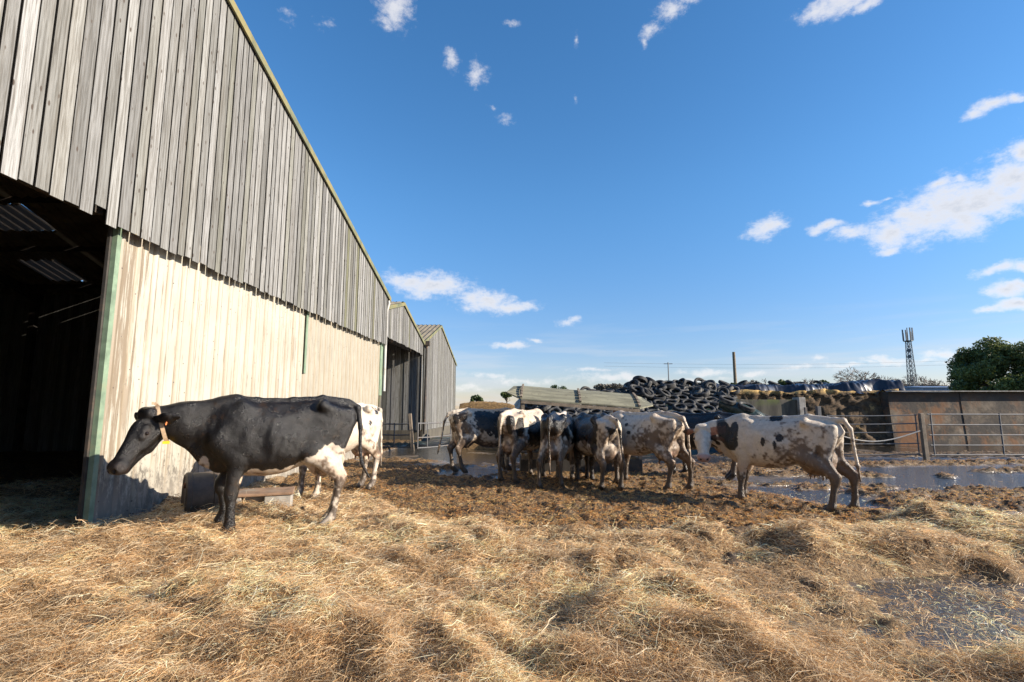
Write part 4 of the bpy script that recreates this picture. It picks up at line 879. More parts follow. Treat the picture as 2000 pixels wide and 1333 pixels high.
make_cow((2.50, 9.98, 0), (-.60, .80), dict(down, h=.020, base='w', seed=41, dirt=.85, spots=[(.15, .3, 1.2, .05, .1, .05), (.3, .28, 1.1, .04, .1, .06), (.05, .3, 1.05, .05, .1, .04), (.62, .1, 1.1, .14, .3, .25), (.9, 0, 1.0, .3, .3, .35)],
    legs={'HL': (.02, 0), 'HR': (-.16, .05), 'FL': (0, 0), 'FR': (.06, 0)}, tail=tail(-1.0, -.02, .42, -.02)), 'dirty white cow with speckled shoulder standing between the black-rumped cow and the all-black one', (1.0, 1.02, 1.0))
make_cow((4.18, 11.55, 0), (-.80, .60), dict(down, h=.022, base='b', seed=47, dirt=.5, poll=(1.1, 0, 1.0), spots=[(.5, 0, .38, .25, .4, .18), (-.3, .2, .62, .4, .3, .06), (-.7, 0, .3, .2, .4, .2)],
    legs={'HL': (.0, 0), 'HR': (.12, 0), 'FL': (0.05, 0), 'FR': (-.1, 0.03)}, tail=tail(-.92, .0)), 'solid black cow behind the white-faced cow, its legs muddy and pale', (1.0, 1.08, .98))
make_cow((4.16, 8.12, -.005), (-.68, .73), dict(h=.0145, base='w', seed=55, poll=(1.12, .26, 1.22), hw=(-.20, -.62, -.76), dirt=.74, wash=.25, head=1.14, ear=-.01, muzzle=(.42, .24, .19), eartip=.9, pink=.9, udder=1.05,
    spots=[(.0, .12, 1.40, .10, .2, .055), (-.11, .3, 1.10, .065, .12, .075), (.12, .3, 1.03, .035, .1, .07), (-.05, .3, .99, .03, .1, .075), (.60, .2, 1.18, .075, .2, .17), (.66, .2, 1.04, .12, .2, .15), (.78, .2, 1.17, .11, .2, .17), (.62, .2, .97, .10, .15, .10), (.95, .15, 1.10, .09, .1, .09), (.9, .1, .98, .04, .1, .04)],
    legs={'HL': (-.02, 0), 'HR': (-.20, .05), 'FL': (.05, 0), 'FR': (.14, 0)}, tail=[(-.80, 0, 1.385), (-.90, 0, 1.375), (-.98, 0, 1.25), (-1.0, -.02, .95), (-1.02, -.03, .72), (-1.04, -.03, .50)]),
    'white-faced cow with black patches on its neck standing broadside at the right, looking back', (1.0, 1.0, .972), eyes=True)
# ------------------------------------------------------------------ roofed hay feeder in the middle of the herd
fd = tag(empty('hay_feeder', (1.7, 12.6, 0)), 'hay feeder with sagging grey-green sheet roof and steel rails among the cows', 'feeder')
A = [at(1018, 779, 11.9), at(1250, 797, 11.9)]; B = [at(1022, 754, 12.75), at(1236, 771, 12.75)]
def lerp(a, b, t): return a + (b - a) * t
dz = Vector((0, 0, -.03))
for i in range(2):
    t0, t1 = (i * .5, i * .5 + .5); mb = MB(); n = 8
    for j in range(n):     # slightly bellied sheet, a little step between strips
        a0, a1 = lerp(A[0], A[1], t0), lerp(A[0], A[1], t1); b0, b1 = lerp(B[0], B[1], t0), lerp(B[0], B[1], t1)
        s0, s1 = j / n, (j + 1) / n; bel = lambda s: Vector((0, 0, .05 * math.sin(math.pi * s)))
        p = [lerp(a0, b0, s0) + bel(s0), lerp(a1, b1, s0) + bel(s0), lerp(a1, b1, s1) + bel(s1), lerp(a0, b0, s1) + bel(s1)]
        p = [q + Vector((0, 0, .012 * i)) for q in p]; mb.hexa([q + dz for q in p] + p)
    mb.build('roof_sheet', M['feeder_sheet'], fd)
mb = MB()   # far slope
p = [B[0], B[1], B[1] + Vector((.1, .8, -.28)), B[0] + Vector((0, .8, -.28))]; mb.hexa([q + dz for q in p] + p); mb.build('roof_sheet', M['feeder_sheet'], fd)
for (e, far, w) in ((0, Vector((-.34, .15, .03)), -.05), (1, Vector((.40, .35, -.06)), .04)):
    a, b = A[e], B[e]; mb = MB(); p = [a, a + far + Vector((0, 0, .13)), b + far * .7 + Vector((0, 0, -.02)), b]
    if e: p = p
    else: p = [p[1], p[0], p[3], p[2]]
    mb.hexa([q + dz for q in p] + p); mb.build('end_sheet', M['feeder_sheet'], fd)
for t in (0, .5, 1):
    mb = MB(); a, b = lerp(A[0], A[1], t), lerp(B[0], B[1], t)
    for k in range(6): mb.bar(lerp(a, b, k / 6) + Vector((0, -.01, .035 + .05 * math.sin(math.pi * (k + .3) / 6))), lerp(a, b, (k + .86) / 6) + Vector((0, 0, .035 + .05 * math.sin(math.pi * (k + .8) / 6))), .045, .035)
    mb.build('ridge_cleat', M['timber'], fd)
mb = MB(); mb.bar(A[0] + Vector((0, .02, -.07)), A[1] + Vector((0, .02, -.07)), .05, .07); mb.build('eaves_rail', M['timber'], fd)
for x, y in ((A[0].x + .04, 11.95), (A[1].x - .02, 11.95), (A[0].x + .04, 13.4), (A[1].x, 13.4)):
    mb = MB(); mb.bar((x, y, 0), (x, y, (A[0].z if x < 1 else A[1].z) - .09 + (.08 if y > 13 else 0)), .075, .075); mb.build('post', M['timber'], fd)
fx0, fx1, fy0, fy1 = A[0].x, A[1].x, 11.9, 13.45
for z in (.98, .52):
    mb = MB()
    for a, b in (((fx0, fy0), (fx1, fy0)), ((fx1, fy0), (fx1, fy1)), ((fx1, fy1), (fx0, fy1)), ((fx0, fy1), (fx0, fy0))): mb.tube([(a[0], a[1], z), (b[0], b[1], z)], .024, 8)
    mb.build('rail', M['galv'], fd, smooth=True)
for k in range(15):
    x = fx0 + (fx1 - fx0) * (k + .5) / 15
    for y in (fy0, fy1): mb = MB(); mb.tube([(x, y, .52), (x + .09, y, 1.0)], .014, 6); mb.build('feed_bar', M['galv'], fd, smooth=True)
mb = MB()
mb.hexa([(fx0, fy0, .05), (fx1, fy0, .05), (fx1, fy0 + .03, .05), (fx0, fy0 + .03, .05), (fx0, fy0 - .02, .50), (fx1, fy0 - .02, .50), (fx1, fy0 + .02, .50), (fx0, fy0 + .02, .50)]); mb.v = [(x, y, z * .7) for x, y, z in mb.v]
mb.box(fx0, fx1, fy1, fy1 + .03, .05, .35); mb.box(fx0 - .015, fx0 + .015, fy0 + .03, fy1, .05, .35); mb.box(fx1 - .015, fx1 + .015, fy0 + .03, fy1, .05, .35)
mb.build('side_panel', M['dark_steel'], fd)
mb = MB(); a = at(1210, 805, 12.7); mb.box(a.x - .15, a.x + .25, 12.6, 12.75, a.z - .14, a.z + .06); mb.bar((a.x - .12, 12.7, .5), (a.x - .12, 12.7, a.z - .14), .04, .04); mb.build('hopper', M['rust'], fd)
def lumpy(name, x0, x1, y0, y1, zf, mat, kind=None, nx=60, ny=30, parent=None):
    xs = np.linspace(x0, x1, nx); ys = np.linspace(y0, y1, ny); X, Y = np.meshgrid(xs, ys, indexing='ij'); Z = zf(X, Y)
    V = np.stack([X, Y, Z], -1).reshape(-1, 3); i = np.arange(nx * ny).reshape(nx, ny); Fc = np.stack([i[:-1, :-1], i[1:, :-1], i[1:, 1:], i[:-1, 1:]], -1).reshape(-1, 4)
    o = np_mesh(name, V, Fc, mat, parent, smooth=True)
    if kind: o['kind'] = kind
    return o
hx = lambda X, Y: .15 + .45 * np.clip(1 - ((X - 1.7) / 1.6) ** 2, 0, 1) * np.clip(1 - ((Y - 12.68) / .8) ** 4, 0, 1) + .12 * fbm(XY(X, Y), 4, 3, 5)
tag(lumpy('hay', fx0 + .05, fx1 - .05, fy0 + .06, fy1 - .05, hx, M['hay']), 'heap of brown hay lying inside the roofed feeder', 'hay', kind='stuff')
# ------------------------------------------------------------------ silage clamps, tyres
def mound(X, Y):
    p = XY(X, Y)
    top = np.interp(X, [-3.0, -2.3, -1, .6, 3, 4.6, 5.2, 7.0, 8.6, 9.8, 10.6], [.0, 1.35, 1.85, 2.0, 2.05, 2.15, 2.30, 2.30, 2.15, 1.9, .9])
    base = np.interp(X, [-4.5, .0, 1.2, 10], [21.6, 21.4, 17.4, 17.4]); rise = 4.3
    t = np.clip((Y - base) / rise, 0, 1); prof = 1.0 * t ** .8
    z = top * prof + (.22 * (fbm(p, .9, 3, 201) - .5) + .08 * (fbm(p, 3, 2, 205) - .5)) * sstep(0, .1, t)
    return np.where(Y < base, -.05, z * sstep(28, 24.5, Y)) + .0
cl = lumpy('silage_clamp', -4.6, 10.7, 14.5, 28, mound, M['sheet_green'], nx=220, ny=190)
tag(cl, 'long silage mound under dark green-black plastic behind the herd', 'silage clamp')
def tyre_mesh(r=.32, w=.17, inner=.19, seed=0):
    mb = MB(); hw_ = w / 2; prof = [(-hw_ * .55, inner), (-hw_ * .95, inner + .03), (-hw_ * 1.05, (r + inner) / 2), (-hw_ * .92, r - .03), (-hw_ * .7, r), (0, r + .006), (hw_ * .7, r), (hw_ * .92, r - .03), (hw_ * 1.05, (r + inner) / 2), (hw_ * .95, inner + .03), (hw_ * .55, inner), (hw_ * .6, inner + .035), (hw_ * .75, r - .05), (0, r - .028), (-hw_ * .75, r - .05), (-hw_ * .6, inner + .035), (-hw_ * .55, inner)]
    cyl_ring(mb, (0, 0, 0), (0, .0001, 1), r, prof, 26)
    rr = random.Random(seed); mb.v = [(x * (1 + .02 * math.sin(3 * math.atan2(y, x) + seed)), y, z) for x, y, z in mb.v]
    o = mb.build('tyre', M['rubber'], smooth=True); return o
t1, t2, t3 = tyre_mesh(.27, .15, .16), tyre_mesh(.245, .13, .15, 1), tyre_mesh(.31, .19, .17, 2)
rt = random.Random(21); tyres = []
first = {0: t1, 1: t2, 2: t3}; used = set()
def place_tyre(p, nrm, k, spin=0):
    o = first[k] if k not in used else first[k].copy()
    if k in used: COL.objects.link(o)
    used.add(k); q = Vector(nrm).normalized().to_track_quat('Z', 'Y'); o.rotation_euler = (q @ Matrix.Rotation(spin, 3, 'Z').to_quaternion()).to_euler(); o.location = p
    tag(o, 'worn black tyre lying on the dark silage mound', 'tyre', 'tyres weighing down the silage sheet'); tyres.append(o)
def mz(x, y): return float(mound(np.array([x]), np.array([y]))[0])
def mnorm(x, y):
    e = .25; return Vector((-(mz(x + e, y) - mz(x - e, y)) / (2 * e), -(mz(x, y + e) - mz(x, y - e)) / (2 * e), 1)).normalized()
row = 0; y = 17.6
while y < 22.4:
    xl = -2.2 if y > 20.9 else .6; xr = 9.6 - max(0, y - 20) * .2
    x = xl + (.33 if row % 2 else 0)
    while x < xr:
        if len(tyres) < 248 and rt.random() < (.985 if x > .6 else .6) and (x / y > -.2):
            px, py = x + rt.uniform(-.14, .14), y + rt.uniform(-.12, .12); n = mnorm(px, py) + Vector((rt.gauss(0, .08), rt.gauss(-.05, .10), 0))
            big = rt.choice([0, 0, 0, 1, 1, 2]); z = mz(px, py)
            if z > .3: place_tyre((px, py, z + .10 + rt.uniform(0, .05)), n, big, rt.random() * 6)
        x += rt.uniform(.47, .58)
    y += .385 + rt.uniform(0, .05); row += 1
for k in range(46):     # heap thrown up along the crest
    x = rt.uniform(5.0, 9.4) if k < 34 else rt.uniform(.8, 4.8); y = rt.uniform(20.6, 22.2); z = mz(x, y) + (rt.uniform(.15, .36) if k < 34 else .15)
    n = Vector((rt.gauss(0, .35), rt.gauss(-.3, .4), rt.uniform(.4, 1)))
    if len(tyres) < 290: place_tyre((x, y, z), n, rt.choice([0, 0, 1, 2]), rt.random() * 6)
# brown stack at the left, in front of the mound
def stackz(X, Y):
    t = (X + 2.1) / 2.3; p = XY(X, Y)
    h = 1.80 * np.clip(1.0 - (np.abs(t - .45) / .75) ** 2.6 * .22, 0, 1)
    e = np.minimum(np.minimum(X + 2.1, .2 - X), np.minimum(Y - 19.6, 21.3 - Y)); return h * sstep(0, .10, e) + .10 * (fbm(p, 5, 3, 7) - .5) - .05
tag(lumpy('hay_stack', -2.1, .2, 19.6, 21.3, stackz, M['hay'], nx=90, ny=80), 'low rounded stack of brown and golden hay left of the tyre mound', 'hay stack')
# cut silage face beneath black plastic, with a concrete end wall
def face_mesh():
    xs = np.linspace(9.2, 16.4, 110); zs = np.linspace(0, 1, 40); V = []; 
    for x in xs:
        for k, s_ in enumerate(zs):
            top = 2.28 + .05 * math.sin(x * 2)
            if s_ < .75: zz = top * s_ / .75; yy = 21.6 + .25 * (zz / top) + 0
            else: zz = top + .0; yy = 21.85 + (s_ - .75) / .25 * 9
            V.append((x, yy, zz))
    V = np.array(V); n = fbm(V, 3.4, 5, 301) - .5; V[:, 1] += n * .45 * (V[:, 2] > .05); V[:, 2] += (fbm(V, 3.1, 3, 305) - .5) * .22 * (V[:, 2] > 2.1)
    a, b = len(xs), len(zs); i = np.arange(a * b).reshape(a, b); Fc = np.stack([i[:-1, :-1], i[1:, :-1], i[1:, 1:], i[:-1, 1:]], -1).reshape(-1, 4)
    return np_mesh('silage_heap', V, Fc, M['silage'], smooth=True)
sf = tag(face_mesh(), 'dark brown cut silage face with a crumbling golden top edge', 'silage')
def coverz(X, Y):
    p = XY(X, Y); return 2.30 + .12 * (1 - np.abs(2 * vnoise(p * [1, 2.2], 2.2, 311) - 1)) + .10 * (1 - np.abs(2 * vnoise(p * [1.6, 1], 4.2, 317) - 1)) + .12 * fbm(p * [1, 3], 1.3, 3, 315) + .16 * np.exp(-((X - 16) / .9) ** 2) - .45 * sstep(22.3, 21.95, Y + .18 * np.sin(X * 3.1)) + .06 * sstep(13, 15.5, X)
tag(lumpy('plastic_sheet', 8.6, 16.75, 21.75, 27, coverz, M['black_plastic'], nx=260, ny=110), 'crumpled black plastic sheet over the top of the cut silage', 'plastic sheet')
for k in range(9):
    x = 8.9 + k * .72 + rt.uniform(-.2, .2); place_tyre((x, 22.6 + rt.uniform(0, .8), 2.60), Vector((rt.gauss(0, .3), rt.gauss(-.2, .3), 1)), rt.choice([0, 1]), 0) if len(tyres) < 300 else None
cw = tag(empty('concrete_wall', (7.6, 17.2, 0)), 'short mossy concrete wall at the end of the tyre-covered mound', 'wall')
a = at(1420, 781, 17.2); b = at(1556, 779, 17.2)
mb = MB(); mb.box(a.x - .1, b.x, 17.2, 17.4, -.1, a.z); mb.build('wall_panel', M['mossy_concrete'], cw, bevel=.01)
c_ = at(1569, 778, 17.2); mb = MB(); mb.box(b.x + .003, c_.x, 17.08, 17.5, -.1, c_.z + .02); mb.build('end_pier', M['concrete'], cw, bevel=.015)
mb = MB(); mb.tube([(6.9, 17.3, 1.60), (7.4, 17.05, 1.40), (7.9, 16.9, 1.12), (8.4, 16.85, .7), (8.7, 16.8, .0)], [.12, .22, .26, .26, .24], 14); mb.v = [(x + .12 * float(vnoise(np.array([[x, y, z]]), 4, 1)[0]), y, z + .15 * float(vnoise(np.array([[x, y, z]]), 3, 2)[0])) for x, y, z in mb.v]
tag(mb.build('plastic_sheet', M['sheet_green'], smooth=True), 'dark green-black plastic bunched in front of the short mossy concrete wall', 'plastic sheet')
for q in ((7.15, 17.1, 1.78), (7.65, 16.85, 1.56), (8.15, 16.7, 1.20)): place_tyre(q, Vector((.25, -.45, 1)), 0, 0)
# long stained wall on the right
sw = tag(empty('silage_wall', (20, 21.2, 0)), 'long brown-stained concrete silage wall behind the right-hand fence', 'wall')
wl = at(1700, 768, 22.4).x
mb = MB(); x = at(1738, 765, 21.4).x; zt = at(1738, 766, 21.4).z
prev = x; k = 0
while prev < 42:
    nx_ = prev + 3.0; mb.hexa([(prev, 21.4 - .02 * k, -.1), (nx_ - .005, 21.4 - .02 * k, -.1), (nx_ - .005, 21.62 - .02 * k, -.1), (prev, 21.62 - .02 * k, -.1),
        (prev, 21.55 - .02 * k, zt), (nx_ - .005, 21.55 - .02 * k, zt), (nx_ - .005, 21.75 - .02 * k, zt), (prev, 21.75 - .02 * k, zt)]); prev = nx_; k += 1
mb.build('wall_panel', M['stained_concrete'], sw)
mb = MB(); mb.hexa([(x - .75, 24, -.1), (x - .02, 21.45, -.1), (x - .003, 21.65, -.1), (x - .7, 24.2, -.1), (x - .75, 24, zt), (x - .02, 21.5, zt), (x - .003, 21.7, zt), (x - .7, 24.2, zt)]); mb.build('wall_panel', M['stained_concrete'], sw)
mb = MB(); mb.box(x, 42, 21.3, 21.62, zt - .02 + .03, zt + .05); mb.build('coping', M['concrete'], sw)
# ------------------------------------------------------------------ fences and gates
def gate(label, a, b, zs, z_off, ups, mat='galv', r=.024, grp=None, ends=True):
    a = Vector(a); b = Vector(b); g = tag(empty('field_gate', a), label, 'gate', grp)
    for z in zs:
        mb = MB(); p = [a + (b - a) * t + Vector((0, 0, z + z_off * t - .018 * math.sin(math.pi * t))) for t in (0, .25, .5, .75, 1)]; mb.tube(p, r, 8); mb.build('rail', M[mat], g, smooth=True)
    for t in ups:
        mb = MB(); p = a + (b - a) * t; mb.tube([p + Vector((0, 0, zs[0] + z_off * t - .03)), p + Vector((0, 0, zs[-1] + z_off * t + .03))], r * 1.05, 8); mb.build('upright', M[mat], g, smooth=True)
    return g
def post(label, p, top, w, mat, grp=None, lean=(0, 0)):
    o = MB(); p = Vector(p); o.bar(p, Vector((p.x + lean[0], p.y + lean[1], top)), w, w, up=(0, 1, 0)); o = o.build('fence_post', M[mat], bevel=w * .08)
    return tag(o, label, 'post', grp)
def gz(y): return 0.0
pL = at(735, 870, 19.2); pM = at(806, 872, 19.0); pR = at(872, 870, 19.3)
gate('three-rail steel gate across the open bay of the middle barn', (at(738, 850, 19.2).x, 19.2, 0), (at(802, 850, 19).x, 19.0, 0), (.12, .55, .95), .0, (.0, .5, 1))
post('leaning weathered timber post between the two gates by the middle barn', (at(807, 850, 18.9).x, 18.9, -.05), 1.32, .11, 'timber', lean=(-.14, 0))
gate('steel gate standing in front of the farthest barn', (at(816, 850, 18.4).x, 18.4, 0), (at(880, 850, 19.6).x, 19.6, 0), (.12, .48, .98), .03, (0, .28, 1), r=.022)
# right-hand fence
P0 = at(1809, 893, 15.55); mb = MB()
fp = post('stout grey timber gate post standing in the mud on the right', (P0.x, 15.55, -.08), 1.36, .115, 'timber', lean=(-.03, 0))
gate('long five-rail steel gate running right from the stout post', (P0.x + .12, 15.5, 0), (22.5, 15.75, 0), (.14, .42, .72, 1.02, 1.33), .03, (.01, .22, .6, .99), r=.021)
gate('sagging five-rail steel gate left of the stout post with missing uprights', (at(1618, 850, 15.9).x, 15.9, 0), (P0.x - .12, 15.6, 0), (.12, .44, .78, 1.03, 1.28), .03, (.0, .985), r=.017)
g4 = COL.objects
for px_, z0, z1, y_ in ((1663, .78, 1.03, 15.85), (1708, .46, .78, 15.77), (1668, .14, .46, 15.85)):
    pass
mb = MB(); n = 14; a = at(1632, 848, 15.75); b = at(1797, 842, 15.5); pts = [lerp(a, b, i / n) + Vector((0, 0, -.30 * math.sin(math.pi * i / n) * (1 - .25 * i / n))) for i in range(n + 1)]
mb.tube(pts, .018, 8); tag(mb.build('rope', M['rope'], smooth=True), 'pale rope sagging along the left gate beside the stout post', 'rope')
yd = gate('short open steel hurdle with upright ends behind the right-hand cow', (at(1577, 820, 14.6).x, 14.6, 0), (at(1618, 820, 13.9).x + .2, 14.9, 0), (.4, .8, 1.2), -.05, (0, .35, 1))
post('galvanised steel post with a ring top behind the right-hand cow', (at(1577, 850, 14.4).x, 14.4, -.05), at(1577, 796, 14.4).z, .06, 'galv')
post('thicker galvanised steel post beside the ring-topped post', (at(1602, 850, 14.2).x, 14.2, -.05), at(1602, 794, 14.2).z, .10, 'galv')
# ------------------------------------------------------------------ poles, mast, far sheds
ut = tag(empty('utility_pole', at(1436, 760, 48).to_tuple()[:2] + (0,)), 'tall brown wooden pole with ivy round its foot behind the tyres', 'pole')
pb = at(1437, 760, 48); mb = MB(); mb.tube([(pb.x, 48, -.1), (pb.x, 48, at(1433, 688, 48).z)], [.17, .13], 10); mb.build('pole', M['pole_wood'], ut, smooth=True)
tp = at(1306, 740, 60); mb = MB(); mb.tube([(tp.x, 60, -.1), (tp.x, 60, at(1305, 708, 60).z)], [.09, .06], 8); mb.bar((tp.x - .5, 60, at(1305, 711, 60).z), (tp.x + .5, 60, at(1305, 711, 60).z), .08, .08); tag(mb.build('thin_pole', M['mast_steel']), 'thin distant pole rising over the crest of the tyre heap', 'pole')
for k, (dy, l) in enumerate(((0, 'upper thin overhead wire crossing the sky above the tyres'), (.55, 'lower thin overhead wire crossing the sky above the tyres'))):
    mb = MB(); a = at(1180, 709 + dy * 12, 62); b = at(1900, 704 + dy * 14, 62); pts = [lerp(a, b, i / 12) + Vector((0, 0, -.35 * math.sin(math.pi * i / 12))) for i in range(13)]; mb.tube(pts, .008, 4); tag(mb.build('wire', M['mast_steel']), l, 'wire', 'overhead wires')
ms = tag(empty('telecom_mast', (at(1783, 757, 120).x, 120, 0)), 'tall grey lattice mast with antennas rising beyond the stained wall', 'mast')
mxx = at(1783, 757, 120).x; ztop = at(1769, 668, 120).z; lx = 0
def leg(i, z): r_ = 1.15 + (0.55 - 1.15) * z / ztop; a = R(45 + 90 * i + 20); return Vector((mxx + r_ * math.cos(a), 120 + r_ * math.sin(a), z))
mb = MB()
for i in range(4): mb.tube([leg(i, 0), leg(i, ztop)], .085, 5)
mb.build('mast_legs', M['mast_steel'], ms); mb = MB(); nb = 15
for k in range(nb):
    z0, z1 = ztop * k / nb, ztop * (k + 1) / nb
    for i in range(4):
        j = (i + 1) % 4; mb.tube([leg(i, z0), leg(j, z1)], .035, 4); mb.tube([leg(j, z0), leg(i, z1)], .035, 4); mb.tube([leg(i, z1), leg(j, z1)], .045, 4)
mb.build('lattice', M['mast_steel'], ms); mb = MB()
zt_ = at(1769, 643, 120).z
mb.tube([(mxx, 120, ztop), (mxx, 120, zt_ + .3)], .10, 6); mb.tube([(mxx, 120, ztop + .1), (mxx, 120, ztop + .25)], .95, 12)
for i in range(7):
    a = R(i * 51 + 10); c = (mxx + .95 * math.cos(a), 120 + .95 * math.sin(a)); h_ = rt.uniform(.6, 1.0); mb.box(c[0] - .10, c[0] + .10, c[1] - .10, c[1] + .10, ztop + .25, ztop + .25 + (zt_ - ztop) * h_)
mb.build('antennas', M['mast_steel'], ms); mb = MB()
for z in (ztop - 2.2, ztop - 3.6): cyl_ring(mb, (mxx - .8, 119.1, z), (-.4, -1, .02), .5, [(0, .01), (0, .42), (.2, .42), (.2, .01)], 12)
mb.build('dish', M['mast_steel'], ms)
def shed(label, p0, p1, Y, depth, mat, rmat):
    a = at(p0[0], p0[1], Y); b = at(p1[0], p1[1], Y); s = tag(empty('far_shed', (a.x, Y, 0)), label, 'shed')
    mb = MB(); mb.box(a.x, b.x, Y, Y + depth, -.1, a.z - .4); mb.build('wall', M[mat], s)
    mb = MB(); mb.hexa([(a.x - .3, Y - .3, a.z - .4), (b.x + .3, Y - .3, a.z - .4), (b.x + .3, Y + depth, a.z - .4), (a.x - .3, Y + depth, a.z - .4), (a.x - .3, Y + depth * .3, a.z), (b.x + .3, Y + depth * .3, a.z), (b.x + .3, Y + depth * .5, a.z + .05), (a.x - .3, Y + depth * .5, a.z + .05)]); mb.build('roof', M[rmat], s)
shed('small white-walled building seen just above the silage sheet', (1692, 756), (1722, 756), 90, 8, 'white_wall', 'white_wall')
shed('long low blue-roofed shed beyond the stained wall', (1802, 753), (1868, 753), 95, 12, 'blue_shed', 'blue_shed')
# ------------------------------------------------------------------ trees
def leaves(centers, rad, n, size, rs, squash=.8):
    c = centers[rs.integers(0, len(centers), n)]; r = rad[rs.integers(0, len(rad), n)] if np.ndim(rad) else rad
    d = rs.normal(0, 1, (n, 3)); d /= np.linalg.norm(d, axis=1)[:, None]; rr = rs.random(n) ** .45
    return c, d, rr
def tree(name, label, base, clumps, trunk_h, trunk_r, mat, n, size, seed, grp=None, limbs=True, cat='tree'):
    rs = np.random.default_rng(seed); root = tag(empty(name, base), label, cat, grp); base = np.array(base)
    C = np.array([c[:3] for c in clumps]); Rr = np.array([c[3] for c in clumps]); w = Rr ** 2 / (Rr ** 2).sum()
    k = rs.choice(len(C), n, p=w); d = rs.normal(0, 1, (n, 3)); d /= np.linalg.norm(d, axis=1)[:, None]; rr = (rs.random(n) ** .38) * Rr[k]
    lump = .75 + .5 * vnoise(C[k] + d * 1.3, 1.6 / max(Rr.mean(), .3), seed); P = C[k] + d * (rr * lump)[:, None] * np.array([1, 1, .82])
    a = rs.normal(0, 1, (n, 3)); a /= np.linalg.norm(a, axis=1)[:, None]; b = np.cross(a, rs.normal(0, 1, (n, 3))); b /= np.linalg.norm(b, axis=1)[:, None]
    s_ = size * rs.uniform(.6, 1.3, n)[:, None]; V = np.stack([P - a * s_, P - b * s_ * .45, P + a * s_, P + b * s_ * .45], 1).reshape(-1, 3) + base
    cc = np.clip(.5 + .9 * (vnoise(P, .9 / max(Rr.mean(), .3), seed + 2) - .5) + rs.normal(0, .2, n), 0, 1)
    np_mesh('crown', V, np.arange(4 * n).reshape(n, 4), M[mat], root, col=np.repeat(cc, 4)[:, None] * np.ones(3))
    mb = MB(); top = np.array([0, 0, trunk_h]); mb.tube([base + [0, 0, -.1], base + top * .5, base + top], [trunk_r, trunk_r * .8, trunk_r * .6], 8)
    if limbs:
        for c in C[:: max(1, len(C) // 9)]: mb.tube([base + top * .75, base + (top + c) / 2 + rs.normal(0, .2, 3), base + c], [trunk_r * .5, trunk_r * .3, trunk_r * .1], 6)
    mb.build('trunk', M['bark'], root, smooth=True); return root
rs = np.random.default_rng(9)
# the big evergreen on the right: many ragged clumps over a broad dome
tb = at(1955, 757, 45); cl_ = []
for k in range(90):
    a = rs.uniform(0, 2 * np.pi); h = rs.random(); rr = 4.5 * np.sqrt(rs.random()) * (1 - .5 * h ** 2.2); cl_.append((rr * math.cos(a), rr * math.sin(a), .8 + h * 6.3 * (1 - .25 * (rr / 4.5) ** 2), rs.uniform(.55, 1.25)))
tree('evergreen_tree', 'big dense dark evergreen tree standing behind the stained wall at the right', (tb.x + .4, 45, 0), cl_, 3.0, .35, 'leaf_dark', 80000, .12, 4)
cl_ = [(rs.uniform(-2.5, 2.5), rs.uniform(-1, 1), rs.uniform(1, 4.6), rs.uniform(.6, 1.1)) for _ in range(26)]
tree('evergreen_tree', 'second evergreen tree at the edge behind the big dark one', (tb.x + 7.2, 47, 0), cl_, 2.5, .25, 'leaf_dark', 14000, .14, 5)
def bush(label, px, ytop, half, Y, mat, seed, n=2600, cat='tree', name='round_tree', sz=.16, flat=.6):
    rs = np.random.default_rng(seed); b = at(px, ytop, Y); W = half / 1000 * Y; cl = []
    for k in range(22):
        u = rs.uniform(-1, 1); cl.append((u * W * .75, rs.uniform(-.5, .5) * W, b.z - W * .35 - rs.uniform(0, flat) * W - W * .5 * u * u * .8, W * rs.uniform(.22, .38)))
    tree(name, label, (b.x, Y, 0), cl, b.z - W * .7, .06 * W + .05, mat, n, sz, seed, cat=cat, limbs=True)
bush('flat-topped green pine crown rising just above the feeder roof', 1092, 749, 26, 60, 'leaf_mid', 31, name='pine_tree')
bush('small round green tree at the left end of the tyre mound', 931, 770, 13, 62, 'leaf_mid', 32, n=1500)
bush('ragged dark green tree touching the left end of the feeder roof', 990, 762, 12, 50, 'leaf_dark', 33, n=1500)
bush('windswept green pine above the middle of the silage sheet', 1535, 739, 20, 80, 'leaf_mid', 34, name='pine_tree', sz=.22)
bush('smaller dark pine immediately left of the windswept one', 1517, 747, 9, 82, 'leaf_dark', 35, n=1200, name='pine_tree', sz=.2)
bush('rounded brown-green tree in the middle distance above the plastic', 1608, 741, 16, 110, 'leaf_mid', 36, n=1800, sz=.3)
bush('green ivy growing round the foot of the tall wooden pole', 1434, 745, 11, 47.4, 'leaf_mid', 37, n=2200, cat='ivy', name='ivy', sz=.1, flat=1.3)
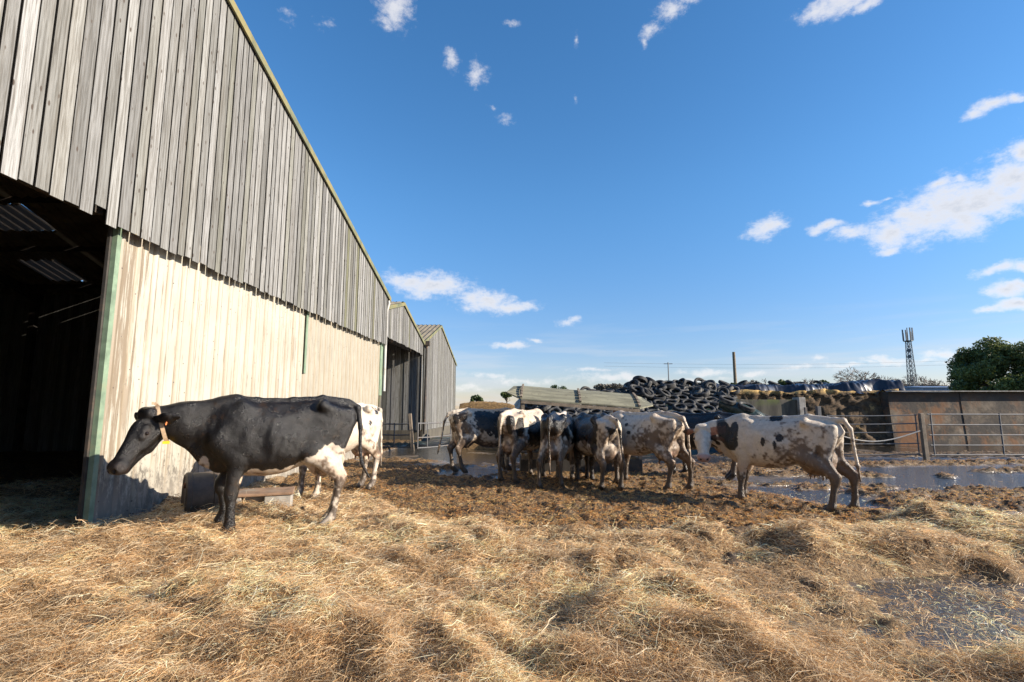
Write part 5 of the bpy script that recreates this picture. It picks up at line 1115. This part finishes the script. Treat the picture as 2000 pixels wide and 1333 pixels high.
def bare_tree(label, px, ytop, half, Y, seed, grp='bare winter trees on the horizon'):
    rr = random.Random(seed); b = at(px, ytop, Y); Ht = b.z; W = half / 1000 * Y; root = tag(empty('bare_tree', (b.x, Y, 0)), label, 'tree', grp)
    mb = MB(); tw = MB()
    def grow(p, d, l, r, k):
        q = p + d * l; (mb if k < 2 else tw).tube([p, p + d * l * .5 + Vector((rr.gauss(0, .04), rr.gauss(0, .04), 0)) * l, q], [max(r, .05), max(r * .8, .045), max(r * .6, .04)], 5 if k < 2 else 3, caps=False)
        if k >= 5: return
        for _ in range(3 if k else 4):
            nd_ = (d + Vector((rr.gauss(0, .55), rr.gauss(0, .55), rr.gauss(.05, .3)))).normalized(); grow(q, nd_, l * rr.uniform(.62, .82), r * .6, k + 1)
    s0 = Ht / 2.75; grow(Vector((b.x, Y, -.2)), Vector((0, 0, 1)), s0, .07 * s0 + .05, 0)
    tw.v = [(b.x + (x - b.x) * 1.15, y, z) for x, y, z in tw.v]
    mb.build('trunk', M['twig'], root); tw.build('crown', M['twig'], root)
for k, (px, yt, hf, Y, lb) in enumerate(((1678, 733, 22, 140, 'tallest spreading bare tree above the end of the black plastic'), (1655, 738, 14, 150, 'bare tree just left of the tallest one'), (1742, 740, 20, 150, 'broad bare tree left of the lattice mast'), (1718, 742, 14, 160, 'faint bare tree over the small white building'),
        (1800, 738, 12, 150, 'bare tree immediately right of the lattice mast'), (1827, 738, 18, 140, 'bare tree between the mast and the big evergreen'), (1470, 745, 22, 110, 'pale twiggy bare tree just right of the ivy-clad pole'), (1585, 744, 12, 150, 'small bare tree right of the windswept pine'), (1448, 746, 8, 90, 'small bare tree close beside the ivy-clad pole'))):
    bare_tree(lb, px, yt, hf, Y, 60 + k)
# far hedge masses
def hedge():
    rs = np.random.default_rng(77); n = 26000; x = rs.uniform(30, 230, n); p = XY(x, x * 0); h = 8.6 + 3.2 * fbm(p, .06, 4, 401) ** 1.5; z = h * rs.random(n) ** .6; y = 185 + rs.uniform(-4, 4, n)
    P = np.stack([x, y, z], -1); a = rs.normal(0, 1, (n, 3)); a /= np.linalg.norm(a, axis=1)[:, None]; b = np.cross(a, rs.normal(0, 1, (n, 3))); b /= np.linalg.norm(b, axis=1)[:, None]; s_ = .7
    V = np.stack([P - a * s_, P - b * s_ * .5, P + a * s_, P + b * s_ * .5], 1).reshape(-1, 3)
    o = np_mesh('far_woodland', V, np.arange(4 * n).reshape(n, 4), M['far_leaf'], col=np.repeat(rs.random(n), 4)[:, None] * np.ones(3)); tag(o, 'hazy far woodland strip along the horizon', 'woodland', kind='stuff')
leafmat('far_leaf', (.07, .07, .055), (.15, .13, .10)); hedge()
print('cows', len(COWS), 'tyres', len(tyres))
